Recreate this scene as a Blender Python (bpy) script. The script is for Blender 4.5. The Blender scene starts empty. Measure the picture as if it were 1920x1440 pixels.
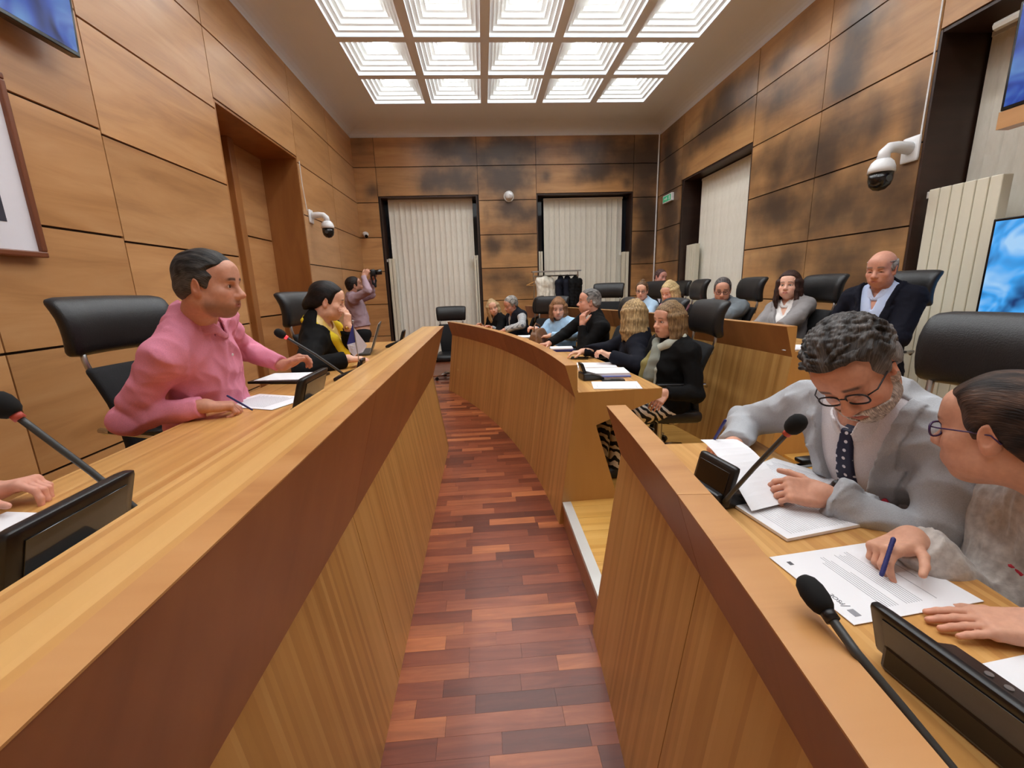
import bpy, math, random
import numpy as np
from mathutils import Vector, Matrix

# ------------------------------------------------------------ camera, world, exposure
scene = bpy.context.scene
COL = scene.collection
cam_d = bpy.data.cameras.new('camera'); cam = bpy.data.objects.new('camera', cam_d); COL.objects.link(cam)
cam_d.sensor_width = 36.0; cam_d.lens = 807.07 * 36.0 / 1920.0; cam_d.clip_start = 0.02; cam_d.clip_end = 60
_R = ((0.99729251, -0.06652214, -0.03134428), (-0.04500263, -0.21499627, -0.97557745), (0.05815859, 0.97434666, -0.21740784))
cam.matrix_world = Matrix(((_R[0][0], -_R[1][0], -_R[2][0], 0), (_R[0][1], -_R[1][1], -_R[2][1], 0), (_R[0][2], -_R[1][2], -_R[2][2], 1.5), (0, 0, 0, 1)))
scene.camera = cam
world = bpy.data.worlds.new('world'); scene.world = world; world.use_nodes = True
world.node_tree.nodes['Background'].inputs[0].default_value = (0.5, 0.55, 0.62, 1)
world.node_tree.nodes['Background'].inputs[1].default_value = 0.15
scene.view_settings.view_transform = 'Standard'; scene.view_settings.look = 'None'
scene.view_settings.gamma = 1.0; scene.view_settings.use_curve_mapping = False
scene.view_settings.exposure = 1.58
scene.cycles.max_bounces = 7; scene.cycles.diffuse_bounces = 4; scene.cycles.glossy_bounces = 2; scene.cycles.transmission_bounces = 3; scene.cycles.transparent_max_bounces = 4
scene.cycles.caustics_reflective = False; scene.cycles.caustics_refractive = False
scene.cycles.use_light_tree = False
LAMP = 14.0          # radiance of the diffuser in each ceiling light

XL, XR, YB, YF, ZC, ZW = -2.33, 3.57, 8.93, -2.4, 4.45, 4.30
rng = random.Random(7)
PI = math.pi

# ------------------------------------------------------------ materials
MAT = {}
def srgb(r, g, b):
    f = lambda c: c / 12.92 if c <= 0.04045 else ((c + 0.055) / 1.055) ** 2.4
    return (f(r / 255), f(g / 255), f(b / 255), 1)

def mat(name, col, rough=0.5, metal=0.0, spec=0.5, coat=0.0, emit=None, estr=0.0, sss=0.0, alpha=1.0, trans=0.0, sheen=0.0):
    m = bpy.data.materials.new(name); m.use_nodes = True
    b = m.node_tree.nodes['Principled BSDF']
    b.inputs['Base Color'].default_value = col; b.inputs['Roughness'].default_value = rough
    b.inputs['Metallic'].default_value = metal; b.inputs['Specular IOR Level'].default_value = spec
    b.inputs['Coat Weight'].default_value = coat; b.inputs['Coat Roughness'].default_value = 0.32; b.inputs['Alpha'].default_value = alpha
    b.inputs['Transmission Weight'].default_value = trans; b.inputs['Sheen Weight'].default_value = sheen
    if sss: b.inputs['Subsurface Weight'].default_value = sss; b.inputs['Subsurface Radius'].default_value = (0.01, 0.004, 0.002)
    if emit: b.inputs['Emission Color'].default_value = emit; b.inputs['Emission Strength'].default_value = estr
    MAT[name] = m
    return m

def nd(m, typ, **kw):
    n = m.node_tree.nodes.new(typ)
    for k, v in kw.items():
        if k.startswith('i_'): n.inputs[k[2:].replace('_', ' ')].default_value = v
        else: setattr(n, k, v)
    return n
def ln(m, a, b): m.node_tree.links.new(a, b)
def ramp(m, fac, stops):
    r = nd(m, 'ShaderNodeValToRGB'); e = r.color_ramp.elements
    while len(e) < len(stops): e.new(0.5)
    for el, (p, c) in zip(e, stops): el.position = p; el.color = c
    ln(m, fac, r.inputs[0]); return r.outputs[0]
def mixc(m, fac, a, b, mode='MIX'):
    n = nd(m, 'ShaderNodeMix', data_type='RGBA', blend_type=mode)
    if isinstance(fac, float): n.inputs[0].default_value = fac
    else: ln(m, fac, n.inputs[0])
    for s, v in ((6, a), (7, b)):
        if isinstance(v, tuple): n.inputs[s].default_value = v
        else: ln(m, v, n.inputs[s])
    return n.outputs[2]

def wood(name, c0, c1, c2, scale, rough=0.35, coat=0.15, stain=False, strips=None, rnd=0.12, worldspace=True, dark=None):
    """veneer: c0 dark grain, c1 base, c2 light; scale = stretch of the grain per axis; strips = (axis, width) of joined staves"""
    m = mat(name, c1, rough, coat=coat); b = m.node_tree.nodes['Principled BSDF']
    if worldspace: co = nd(m, 'ShaderNodeNewGeometry').outputs['Position']
    else: co = nd(m, 'ShaderNodeTexCoord').outputs['Object']
    oi = nd(m, 'ShaderNodeObjectInfo')
    off = nd(m, 'ShaderNodeVectorMath', operation='SCALE'); off.inputs[0].default_value = (13, 7, 19); ln(m, oi.outputs['Random'], off.inputs['Scale'])
    add = nd(m, 'ShaderNodeVectorMath', operation='ADD'); ln(m, co, add.inputs[0]); ln(m, off.outputs[0], add.inputs[1])
    mp = nd(m, 'ShaderNodeMapping'); ln(m, add.outputs[0], mp.inputs[0]); mp.inputs['Scale'].default_value = scale
    n1 = nd(m, 'ShaderNodeTexNoise', i_Scale=1.0, i_Detail=4.0, i_Roughness=0.62, i_Distortion=0.6); ln(m, mp.outputs[0], n1.inputs[0])
    col = ramp(m, n1.outputs[0], [(0.28, c0), (0.5, c1), (0.75, c2)])
    n2 = nd(m, 'ShaderNodeTexNoise', i_Scale=0.22, i_Detail=2.0); ln(m, mp.outputs[0], n2.inputs[0])
    col = mixc(m, 0.35, col, ramp(m, n2.outputs[0], [(0.3, c0), (0.7, c2)]))
    if strips:
        br = nd(m, 'ShaderNodeTexVoronoi', voronoi_dimensions='1D', feature='F1', i_Randomness=0.85)
        sx = nd(m, 'ShaderNodeSeparateXYZ'); ln(m, co, sx.inputs[0])
        mu = nd(m, 'ShaderNodeMath', operation='DIVIDE'); ln(m, sx.outputs[strips[0]], mu.inputs[0]); mu.inputs[1].default_value = strips[1]
        ln(m, mu.outputs[0], br.inputs['W'])
        sv = nd(m, 'ShaderNodeSeparateColor'); ln(m, br.outputs['Color'], sv.inputs[0])
        col = mixc(m, 0.58, col, ramp(m, sv.outputs[0], [(0.0, c0), (0.45, c1), (1.0, c2)]))
    hv = nd(m, 'ShaderNodeHueSaturation'); mr = nd(m, 'ShaderNodeMapRange'); ln(m, oi.outputs['Random'], mr.inputs[0])
    mr.inputs[3].default_value = 1 - rnd; mr.inputs[4].default_value = 1 + rnd
    ln(m, mr.outputs[0], hv.inputs['Value']); ln(m, col, hv.inputs['Color']); col = hv.outputs[0]
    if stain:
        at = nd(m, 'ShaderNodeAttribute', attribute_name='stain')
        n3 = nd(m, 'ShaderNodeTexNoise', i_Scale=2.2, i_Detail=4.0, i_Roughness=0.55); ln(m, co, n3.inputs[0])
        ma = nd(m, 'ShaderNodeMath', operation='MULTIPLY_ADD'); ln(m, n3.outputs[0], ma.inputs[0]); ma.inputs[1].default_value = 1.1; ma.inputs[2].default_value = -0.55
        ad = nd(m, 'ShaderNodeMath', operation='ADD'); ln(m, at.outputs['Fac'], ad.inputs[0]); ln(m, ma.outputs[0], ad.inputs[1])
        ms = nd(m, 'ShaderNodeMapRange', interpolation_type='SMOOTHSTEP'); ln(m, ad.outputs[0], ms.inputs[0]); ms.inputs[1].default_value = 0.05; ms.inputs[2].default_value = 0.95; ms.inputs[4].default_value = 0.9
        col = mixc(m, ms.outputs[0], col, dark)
    ln(m, col, b.inputs['Base Color'])
    return m

def noisy(name, c1, c2, scale, rough=0.6, bump=0.0, coat=0.0, stretch=(1, 1, 1), spec=0.5, sheen=0.0, detail=3.0):
    m = mat(name, c1, rough, coat=coat, spec=spec, sheen=sheen); b = m.node_tree.nodes['Principled BSDF']
    co = nd(m, 'ShaderNodeTexCoord').outputs['Object']
    mp = nd(m, 'ShaderNodeMapping'); ln(m, co, mp.inputs[0]); mp.inputs['Scale'].default_value = stretch
    n1 = nd(m, 'ShaderNodeTexNoise', i_Scale=scale, i_Detail=detail); ln(m, mp.outputs[0], n1.inputs[0])
    ln(m, ramp(m, n1.outputs[0], [(0.3, c1), (0.7, c2)]), b.inputs['Base Color'])
    if bump:
        bp = nd(m, 'ShaderNodeBump', i_Strength=bump, i_Distance=0.004); ln(m, n1.outputs[0], bp.inputs['Height']); ln(m, bp.outputs[0], b.inputs['Normal'])
    return m

wood('wall_veneer', srgb(160, 110, 64), srgb(194, 142, 90), srgb(212, 164, 114), (0.9, 0.9, 7.0), 0.32, 0.25, rnd=0.1)
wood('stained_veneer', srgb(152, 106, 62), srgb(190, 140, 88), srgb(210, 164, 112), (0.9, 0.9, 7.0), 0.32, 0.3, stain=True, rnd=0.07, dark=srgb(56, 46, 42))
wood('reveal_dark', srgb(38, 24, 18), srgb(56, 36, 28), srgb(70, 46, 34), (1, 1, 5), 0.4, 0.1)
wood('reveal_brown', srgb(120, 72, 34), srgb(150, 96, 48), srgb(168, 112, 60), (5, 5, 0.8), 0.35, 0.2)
wood('desk_front', srgb(168, 118, 60), srgb(198, 148, 82), srgb(214, 168, 102), (7, 7, 0.7), 0.38, 0.15, strips=(1, 0.09), rnd=0.05)
wood('desk_lip_shaded', srgb(134, 84, 44), srgb(160, 104, 58), srgb(178, 122, 72), (5, 5, 0.8), 0.34, 0.2, rnd=0.07)  # darker copy of the desk wood: shade of the downward-facing lip painted in
wood('desk_top', srgb(186, 128, 66), srgb(212, 160, 92), srgb(226, 180, 114), (8, 0.7, 8), 0.3, 0.25, strips=(0, 0.075), rnd=0.04)
mat('rear_bounce_plaster', srgb(236, 232, 226), 0.8)  # white added on the unseen rear wall for bounce light
wood('desk_edge', srgb(176, 118, 62), srgb(202, 146, 88), srgb(216, 164, 108), (0.9, 7, 4), 0.32, 0.2, rnd=0.05)
wood('platform_wood', srgb(196, 140, 62), srgb(220, 168, 84), srgb(232, 186, 106), (1.2, 8, 8), 0.35, 0.2, strips=(1, 0.14), rnd=0.04)
# parquet: one shade of red-brown per stave
m = wood('parquet', srgb(104, 50, 30), srgb(136, 68, 42), srgb(162, 92, 58), (3, 26, 26), 0.36, 0.1, rnd=0.0)
def parquet_tint(m):
    b = m.node_tree.nodes['Principled BSDF']; src = b.inputs['Base Color'].links[0].from_socket
    oi = nd(m, 'ShaderNodeObjectInfo')
    t = ramp(m, oi.outputs['Random'], [(0.0, (0.5, 0.4, 0.4, 1)), (0.3, (0.85, 0.74, 0.72, 1)), (0.58, (1.12, 1.05, 1.02, 1)), (0.78, (1.5, 1.6, 1.45, 1)), (1.0, (2.1, 2.6, 2.2, 1))])
    ln(m, mixc(m, 1.0, src, t, 'MULTIPLY'), b.inputs['Base Color'])
parquet_tint(m)
wood('parquet_far', srgb(96, 48, 30), srgb(128, 68, 44), srgb(156, 92, 60), (3, 14, 14), 0.34, 0.1, strips=(1, 0.075))
mat('groove', srgb(34, 18, 10), 0.7)
mat('plaster', srgb(234, 240, 252), 0.85)
mat('coffer_white', srgb(238, 240, 238), 0.7)
mat('diffuser', (1, 1, 1, 1), 0.5, emit=(0.93, 0.97, 1.0, 1), estr=LAMP)
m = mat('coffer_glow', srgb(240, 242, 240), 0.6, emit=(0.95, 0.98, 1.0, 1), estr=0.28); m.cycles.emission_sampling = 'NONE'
noisy('blind_fabric', srgb(234, 229, 214), srgb(242, 237, 224), 60, 0.85, stretch=(1, 1, 0.2))
mat('white_enamel', srgb(232, 230, 222), 0.35)
mat('cream_enamel', srgb(226, 220, 200), 0.4)
mat('white_plastic', srgb(235, 236, 238), 0.35)
mat('black_plastic', srgb(20, 20, 22), 0.35)
mat('black_gloss', srgb(8, 8, 9), 0.08, coat=0.4)
mat('grey_plastic', srgb(62, 64, 64), 0.4)
noisy('black_leather', srgb(20, 20, 22), srgb(28, 28, 30), 220, 0.42, bump=0.25)
noisy('black_fabric', srgb(16, 16, 18), srgb(23, 23, 26), 300, 0.9, bump=0.2)
mat('chrome', srgb(200, 202, 204), 0.14, metal=1.0)
mat('brushed_steel', srgb(190, 192, 194), 0.32, metal=1.0)
mat('brass', srgb(196, 156, 84), 0.25, metal=1.0)
mat('foam_black', srgb(14, 14, 15), 0.95)
mat('red_ring', srgb(220, 60, 60), 0.4, emit=srgb(230, 50, 60), estr=0.6)
mat('red_ring_off', srgb(196, 86, 74), 0.5)
mat('paper', srgb(238, 238, 242), 0.75)
mat('print_grey', srgb(150, 150, 156), 0.8)
mat('print_dark', srgb(90, 90, 96), 0.8)
mat('alu_edge', srgb(222, 224, 220), 0.4, metal=0.3)
mat('glass_dark', srgb(20, 26, 38), 0.05)

# ------------------------------------------------------------ mesh helpers
class MB:
    def __init__(s): s.v = []; s.f = []
    def add(s, vs, fs):
        o = len(s.v); s.v += [tuple(v) for v in vs]; s.f += [tuple(i + o for i in f) for f in fs]; return s
    def box(s, lo, hi):
        (a, b, c), (d, e, g) = lo, hi
        return s.add([(a, b, c), (d, b, c), (d, e, c), (a, e, c), (a, b, g), (d, b, g), (d, e, g), (a, e, g)],
                     [(0, 3, 2, 1), (4, 5, 6, 7), (0, 1, 5, 4), (1, 2, 6, 5), (2, 3, 7, 6), (3, 0, 4, 7)])
    def prism(s, poly, axis, a, b):
        """poly: 2-D points in the other two axes (in order), extruded from a to b along axis"""
        n = len(poly)
        def P(p, t):
            q = list(p); q.insert(axis, t); return q
        vs = [P(p, a) for p in poly] + [P(p, b) for p in poly]
        fs = [tuple(range(n))[::-1], tuple(range(n, 2 * n))] + [(i, (i + 1) % n, n + (i + 1) % n, n + i) for i in range(n)]
        return s.add(vs, fs)
    def loft(s, rings, closed=True, cap=True):
        n = len(rings[0]); vs = [p for r in rings for p in r]; fs = []
        for k in range(len(rings) - 1):
            for i in range(n if closed else n - 1):
                j = (i + 1) % n; fs.append((k * n + i, k * n + j, (k + 1) * n + j, (k + 1) * n + i))
        if cap: fs += [tuple(range(n))[::-1], tuple(range((len(rings) - 1) * n, len(rings) * n))]
        return s.add(vs, fs)
    def tube(s, pts, r, n=8, cap=True):
        pts = [Vector(p) for p in pts]; rs = r if isinstance(r, (list, tuple)) else [r] * len(pts)
        rings = []; up = None
        for i, p in enumerate(pts):
            t = (pts[min(i + 1, len(pts) - 1)] - pts[max(i - 1, 0)]).normalized()
            if up is None: up = Vector((0, 0, 1)) if abs(t.z) < 0.9 else Vector((1, 0, 0))
            a = t.cross(up).normalized(); up = a.cross(t).normalized()
            rings.append([p + rs[i] * (math.cos(2 * PI * k / n) * a + math.sin(2 * PI * k / n) * up) for k in range(n)])
        return s.loft(rings, True, cap)
    def lathe(s, prof, n=20, c=(0, 0, 0), axis=2):
        rings = []
        for r, z in prof:
            ring = []
            for k in range(n):
                a = 2 * PI * k / n; q = [r * math.cos(a), r * math.sin(a)]; q.insert(axis, z)
                ring.append((q[0] + c[0], q[1] + c[1], q[2] + c[2]))
            rings.append(ring)
        return s.loft(rings)
    def rbox(s, c, size, r, n=6, fn=None):
        """rounded box on an n-grid per face; fn deforms every point"""
        h = [max(x / 2 - r, 1e-4) for x in size]; idx = {}; vs = []; fs = []
        def V(p):
            key = tuple(round(q, 5) for q in p)
            if key not in idx:
                inner = [max(-h[i], min(h[i], p[i] * (h[i] + r))) for i in range(3)]
                d = Vector([p[i] * (h[i] + r) - inner[i] for i in range(3)])
                if d.length > 0: d = d.normalized() * r
                q = [inner[i] + d[i] + c[i] for i in range(3)]
                idx[key] = len(vs); vs.append(tuple(fn(q)) if fn else tuple(q))
            return idx[key]
        t = [-1 + 2 * i / n for i in range(n + 1)]
        w = [math.sin(x * PI / 2) if True else x for x in t]
        for ax in range(3):
            for sg in (-1, 1):
                for i in range(n):
                    for j in range(n):
                        q = []
                        for (a, b) in ((i, j), (i + 1, j), (i + 1, j + 1), (i, j + 1)):
                            p = [w[a], w[b]]; p.insert(ax, sg); q.append(V(p))
                        if (sg > 0) == (ax != 1): fs.append(tuple(q))
                        else: fs.append(tuple(q[::-1]))
        return s.add(vs, fs)
    def mesh(s, name):
        me = bpy.data.meshes.new(name); me.from_pydata(s.v, [], s.f); me.update(); return me

def link(name, me, m, parent=None, smooth=False, loc=None, rot=None, bevel=0.0):
    o = bpy.data.objects.new(name, me); COL.objects.link(o)
    if m and not me.materials: me.materials.append(MAT[m] if isinstance(m, str) else m)
    if parent: o.parent = parent
    if smooth:
        me.polygons.foreach_set('use_smooth', [True] * len(me.polygons)); me.update()
    if bevel:
        bv = o.modifiers.new('bevel', 'BEVEL'); bv.width = bevel; bv.segments = 2; bv.limit_method = 'ANGLE'
    if loc: o.location = loc
    if rot: o.rotation_euler = rot
    return o
def ob(name, mb, m, parent=None, **k): return link(name, mb.mesh(name), m, parent, **k)
def empty(name, loc=(0, 0, 0), rz=0.0, parent=None):
    o = bpy.data.objects.new(name, None); COL.objects.link(o); o.location = loc; o.rotation_euler = (0, 0, rz); o.empty_display_size = 0.1
    if parent: o.parent = parent
    return o
def tag(o, label, cat, group=None, kind=None):
    if label: o['label'] = label
    if cat: o['category'] = cat
    if group: o['group'] = group
    if kind: o['kind'] = kind
    return o
def struct(o): o['kind'] = 'structure'; return o
def copy_tree(o, parent=None):
    c = o.copy(); COL.objects.link(c); c.parent = parent
    for ch in o.children: copy_tree(ch, c)
    return c
# ------------------------------------------------------------ the room
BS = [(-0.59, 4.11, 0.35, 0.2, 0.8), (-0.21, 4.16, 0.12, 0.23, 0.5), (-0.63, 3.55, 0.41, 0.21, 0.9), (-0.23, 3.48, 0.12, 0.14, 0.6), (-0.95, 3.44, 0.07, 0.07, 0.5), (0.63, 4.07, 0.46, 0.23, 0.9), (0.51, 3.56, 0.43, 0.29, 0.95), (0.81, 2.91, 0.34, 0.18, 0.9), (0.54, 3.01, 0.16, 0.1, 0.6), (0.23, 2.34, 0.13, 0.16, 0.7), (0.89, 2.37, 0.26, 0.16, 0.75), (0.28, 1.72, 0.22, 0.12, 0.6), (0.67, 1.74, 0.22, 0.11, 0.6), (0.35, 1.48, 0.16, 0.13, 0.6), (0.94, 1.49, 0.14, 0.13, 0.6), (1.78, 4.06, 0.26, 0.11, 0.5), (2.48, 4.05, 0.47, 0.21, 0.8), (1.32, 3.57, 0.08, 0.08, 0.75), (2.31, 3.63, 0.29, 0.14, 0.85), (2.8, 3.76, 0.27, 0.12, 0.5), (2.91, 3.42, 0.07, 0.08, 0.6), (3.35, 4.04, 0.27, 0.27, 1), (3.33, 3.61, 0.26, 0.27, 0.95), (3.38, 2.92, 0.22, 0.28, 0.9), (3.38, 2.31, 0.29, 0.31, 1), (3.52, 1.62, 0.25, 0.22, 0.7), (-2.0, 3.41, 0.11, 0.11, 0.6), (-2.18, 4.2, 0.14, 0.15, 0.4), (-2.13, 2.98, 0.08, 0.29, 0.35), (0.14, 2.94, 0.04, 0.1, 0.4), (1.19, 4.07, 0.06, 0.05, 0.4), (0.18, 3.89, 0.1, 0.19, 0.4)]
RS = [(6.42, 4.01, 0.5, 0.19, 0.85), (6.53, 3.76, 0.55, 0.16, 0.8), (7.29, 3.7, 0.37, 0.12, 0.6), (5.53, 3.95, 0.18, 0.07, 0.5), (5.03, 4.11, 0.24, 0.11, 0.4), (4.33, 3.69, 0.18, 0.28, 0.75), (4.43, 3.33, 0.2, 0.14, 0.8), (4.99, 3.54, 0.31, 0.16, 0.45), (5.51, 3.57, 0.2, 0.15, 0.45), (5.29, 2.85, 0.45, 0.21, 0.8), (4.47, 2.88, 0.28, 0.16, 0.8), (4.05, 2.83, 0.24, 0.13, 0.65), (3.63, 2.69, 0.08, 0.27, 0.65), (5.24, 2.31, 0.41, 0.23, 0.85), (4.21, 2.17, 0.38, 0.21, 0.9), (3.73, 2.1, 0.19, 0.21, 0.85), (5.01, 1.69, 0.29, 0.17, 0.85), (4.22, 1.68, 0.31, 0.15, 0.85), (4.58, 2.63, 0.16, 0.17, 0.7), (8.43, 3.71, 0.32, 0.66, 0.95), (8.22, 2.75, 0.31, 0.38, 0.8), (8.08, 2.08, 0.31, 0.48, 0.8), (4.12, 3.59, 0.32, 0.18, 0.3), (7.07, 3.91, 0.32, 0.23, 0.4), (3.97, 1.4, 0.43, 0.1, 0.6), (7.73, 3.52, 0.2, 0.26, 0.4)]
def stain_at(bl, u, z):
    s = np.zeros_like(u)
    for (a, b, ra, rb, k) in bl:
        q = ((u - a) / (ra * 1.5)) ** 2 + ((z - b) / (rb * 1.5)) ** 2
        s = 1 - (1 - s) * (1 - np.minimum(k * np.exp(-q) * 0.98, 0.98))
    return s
G = 0.007; PT = 0.018          # half groove, panel thickness
def panel(parent, wall, u0, u1, z0, z1, m, blobs=None):
    """one veneer panel, proud of the backing board; wall gives the plane"""
    u0 += G * 0.6; u1 -= G * 0.6; z0 += G; z1 -= G
    nu = max(1, int((u1 - u0) / 0.05)) if blobs else 1; nz = max(1, int((z1 - z0) / 0.05)) if blobs else 1
    us = np.linspace(u0, u1, nu + 1); zs = np.linspace(z0, z1, nz + 1)
    if wall == 'back': P = lambda u, t, z: (u, YB - t, z)
    elif wall == 'left': P = lambda u, t, z: (XL + t, u, z)
    else: P = lambda u, t, z: (XR - t, u, z)
    b = MB(); vs = [P(u, PT, z) for z in zs for u in us]; W = nu + 1
    fs = [(j * W + i, j * W + i + 1, (j + 1) * W + i + 1, (j + 1) * W + i) for j in range(nz) for i in range(nu)]
    if wall == 'right': fs = [f[::-1] for f in fs]
    if wall == 'left': pass
    b.add(vs, fs)
    per = [(u, z0) for u in us] + [(u1, z) for z in zs[1:]] + [(u, z1) for u in us[::-1][1:]] + [(u0, z) for z in zs[::-1][1:-1]]
    n = len(per); sv = [P(u, PT, z) for u, z in per] + [P(u, 0, z) for u, z in per]
    sf = [(i, n + i, n + (i + 1) % n, (i + 1) % n) for i in range(n)]
    b.add(sv, sf)
    me = b.mesh('panel')
    if blobs:
        a = me.attributes.new('stain', 'FLOAT', 'POINT')
        co = np.array(b.v); uu = co[:, 0] if wall == 'back' else co[:, 1]
        a.data.foreach_set('value', stain_at(blobs, uu, co[:, 2]).astype(np.float32))
    return link('panel', me, m, parent)

ZS = [0.0, 0.63, 1.265, 1.90, 2.535, 3.17, 3.79, 4.30]
def column(parent, wall, u0, u1, zlist, m, blobs=None):
    for a, b in zip(zlist[:-1], zlist[1:]): panel(parent, wall, u0, u1, a, b, m, blobs)

# --- back wall with two deep window bays
W1 = (-1.88, -0.03, 3.27); W2 = (1.125, 3.04, 3.27); RD = 0.36
b = MB()
for u0, u1, z0, z1 in ((XL - .5, W1[0], 0, ZC), (W1[0], W1[1], W1[2], ZC), (W1[1], W2[0], 0, ZC), (W2[0], W2[1], W2[2], ZC), (W2[1], XR + .6, 0, ZC)):
    b.box((u0, YB, z0), (u1, YB + RD, z1))
wb = struct(ob('wall_back', b, 'groove'))
column(wb, 'back', XL, -1.905, ZS, 'stained_veneer', BS)
column(wb, 'back', -1.905, 0.0, [3.275, 3.79, 4.30], 'stained_veneer', BS)
column(wb, 'back', 0.0, 1.125, ZS, 'stained_veneer', BS)
column(wb, 'back', 1.125, 3.04, [3.275, 3.79, 4.30], 'stained_veneer', BS)
column(wb, 'back', 3.04, XR, ZS, 'stained_veneer', BS)

# --- left wall with the door bay
DY0, DY1, DZ = 4.45, 6.21, 3.23
b = MB()
for u0, u1, z0, z1 in ((YF, DY0, 0, ZC), (DY0, DY1, DZ, ZC), (DY1, YB, 0, ZC)):
    b.box((XL - 0.55, u0, z0), (XL, u1, z1))
wl = struct(ob('wall_left', b, 'groove'))
ZJ = [z - 0.025 if 0 < z < 3.5 else z for z in ZS]
column(wl, 'left', DY1, 7.55, ZS, 'wall_veneer'); column(wl, 'left', 7.55, YB, ZS, 'wall_veneer')
column(wl, 'left', DY0, DY1, [DZ + 0.005, 3.79, 4.30], 'wall_veneer')
column(wl, 'left', 3.10, DY0, ZJ, 'wall_veneer'); column(wl, 'left', 2.22, 3.10, ZS, 'wall_veneer')
column(wl, 'left', 0.9, 2.22, ZS, 'wall_veneer'); column(wl, 'left', -0.75, 0.9, ZS, 'wall_veneer'); column(wl, 'left', YF, -0.75, ZS, 'wall_veneer')
# bay lining and the door itself
b = MB(); b.box((XL - 0.5, DY0, 0.3), (XL + 0.016, DY0 + 0.02, DZ)); b.box((XL - 0.5, DY1 - 0.02, 0.3), (XL + 0.016, DY1, DZ)); b.box((XL - 0.5, DY0 + 0.02, DZ - 0.02), (XL + 0.014, DY1 - 0.02, DZ))
struct(ob('trim_1', b, 'reveal_brown'))
d1 = struct(empty('door_1', (XL - 0.46, 0.5 * (DY0 + DY1), 0.3)))
for i, (y0, y1) in enumerate(((DY0 + 0.02, 5.33), (5.45, DY1 - 0.02))):
    for z0, z1 in ((0.3, 1.24), (1.25, 2.2), (2.21, DZ - 0.02)):
        bb = MB(); bb.box((-0.03, y0 - 5.33, z0 - 0.3 + 0.004), (0.03, y1 - 5.33, z1 - 0.3 - 0.004)); ob('door_panel', bb, 'wall_veneer', d1)
bb = MB(); bb.box((-0.03, 5.33 - 5.33, 0), (0.10, 5.45 - 5.33, DZ - 0.32)); ob('door_frame', bb, 'reveal_brown', d1, bevel=0.008)
bb = MB(); bb.box((0.03, -0.13, 0.72), (0.04, -0.08, 0.94)); bb.tube([(0.04, -0.105, 0.9), (0.085, -0.105, 0.9), (0.09, -0.2, 0.9)], 0.01); bb.lathe([(0.0, 0.03), (0.014, 0.03), (0.014, 0.055), (0.0, 0.055)], 12, (0, -0.105, 0.77), 0)
ob('door_handle', bb, 'brass', d1)
b = MB(); b.box((XL - 0.55, DY0, 0), (XL - 0.5, DY1, ZC)); struct(ob('wall_left_bay', b, 'groove'))

# --- right wall with two window bays
RW1 = (5.85, 7.81, 3.23); RW2 = (1.35, 3.54, 3.30); RD2 = 0.5
b = MB()
for u0, u1, z0, z1 in ((YF, RW2[0], 0, ZC), (RW2[0], RW2[1], RW2[2], ZC), (RW2[1], RW1[0], 0, ZC), (RW1[0], RW1[1], RW1[2], ZC), (RW1[1], YB, 0, ZC)):
    b.box((XR, u0, z0), (XR + RD2, u1, z1))
wr = struct(ob('wall_right', b, 'groove'))
column(wr, 'right', 7.90, YB - 0.02, ZS, 'stained_veneer', RS)
column(wr, 'right', RW1[0] + 0.005, 7.90, [RW1[2] + 0.005, 3.79, 4.30], 'stained_veneer', RS)
column(wr, 'right', 4.69, 5.85, ZS, 'stained_veneer', RS); column(wr, 'right', 3.54, 4.69, ZS, 'stained_veneer', RS)
column(wr, 'right', RW2[0], 3.54, [RW2[2] + 0.005, 3.79, 4.30], 'stained_veneer', RS)
column(wr, 'right', YF, RW2[0], ZS, 'stained_veneer', RS)
# unseen rear wall behind the camera, made white to bounce light at the ceiling
b = MB(); b.box((XL - 0.5, YF - 0.1, 0), (XR + 0.6, YF, ZC)); wf = struct(ob('wall_front', b, 'rear_bounce_plaster'))

# --- windows: dark lined bays, glass, head rail and one object for every vertical blind slat
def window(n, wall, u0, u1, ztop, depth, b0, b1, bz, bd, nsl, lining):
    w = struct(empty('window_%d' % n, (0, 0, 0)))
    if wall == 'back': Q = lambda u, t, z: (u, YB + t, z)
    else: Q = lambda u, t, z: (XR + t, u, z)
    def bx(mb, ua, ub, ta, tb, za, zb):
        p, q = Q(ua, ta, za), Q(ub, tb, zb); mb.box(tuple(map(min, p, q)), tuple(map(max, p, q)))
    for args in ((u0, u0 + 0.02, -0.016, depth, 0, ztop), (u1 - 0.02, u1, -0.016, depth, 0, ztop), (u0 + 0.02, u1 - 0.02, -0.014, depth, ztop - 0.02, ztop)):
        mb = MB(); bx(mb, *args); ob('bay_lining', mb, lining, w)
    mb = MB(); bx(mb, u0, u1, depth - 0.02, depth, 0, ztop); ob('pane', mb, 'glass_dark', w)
    mb = MB(); bx(mb, b0, b1, bd - 0.02, bd + 0.03, bz, bz + 0.035); ob('head_rail', mb, 'white_enamel', w)
    sw = (b1 - b0) / nsl; me = None
    for i in range(nsl):
        if me is None:
            mb = MB(); k = 6; hw = sw * 0.53
            pr = [(-hw + 2 * hw * j / k, 0.006 * math.sin(PI * j / k)) for j in range(k + 1)]
            z0s, z1s = 0.06, bz
            front = [(x, y - 0.0008) for x, y in pr]; back = [(x, y + 0.0008) for x, y in pr[::-1]]
            poly = front + back
            mb.loft([[(x, y, z0s) for x, y in poly], [(x, y, z1s) for x, y in poly]])
            me = mb.mesh('slat')
        s = link('slat', me, 'blind_fabric', w)
        s.location = Q(b0 + sw * (i + 0.5), bd, 0)
        s.rotation_euler = (0, 0, (0 if wall == 'back' else PI / 2) + (0.16 if i % 2 else 0.28) + rng.uniform(-0.06, 0.06))
    return w
window(1, 'back', W1[0], W1[1], W1[2], RD, -1.77, -0.13, 3.215, 0.2, 15, 'reveal_dark')
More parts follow.
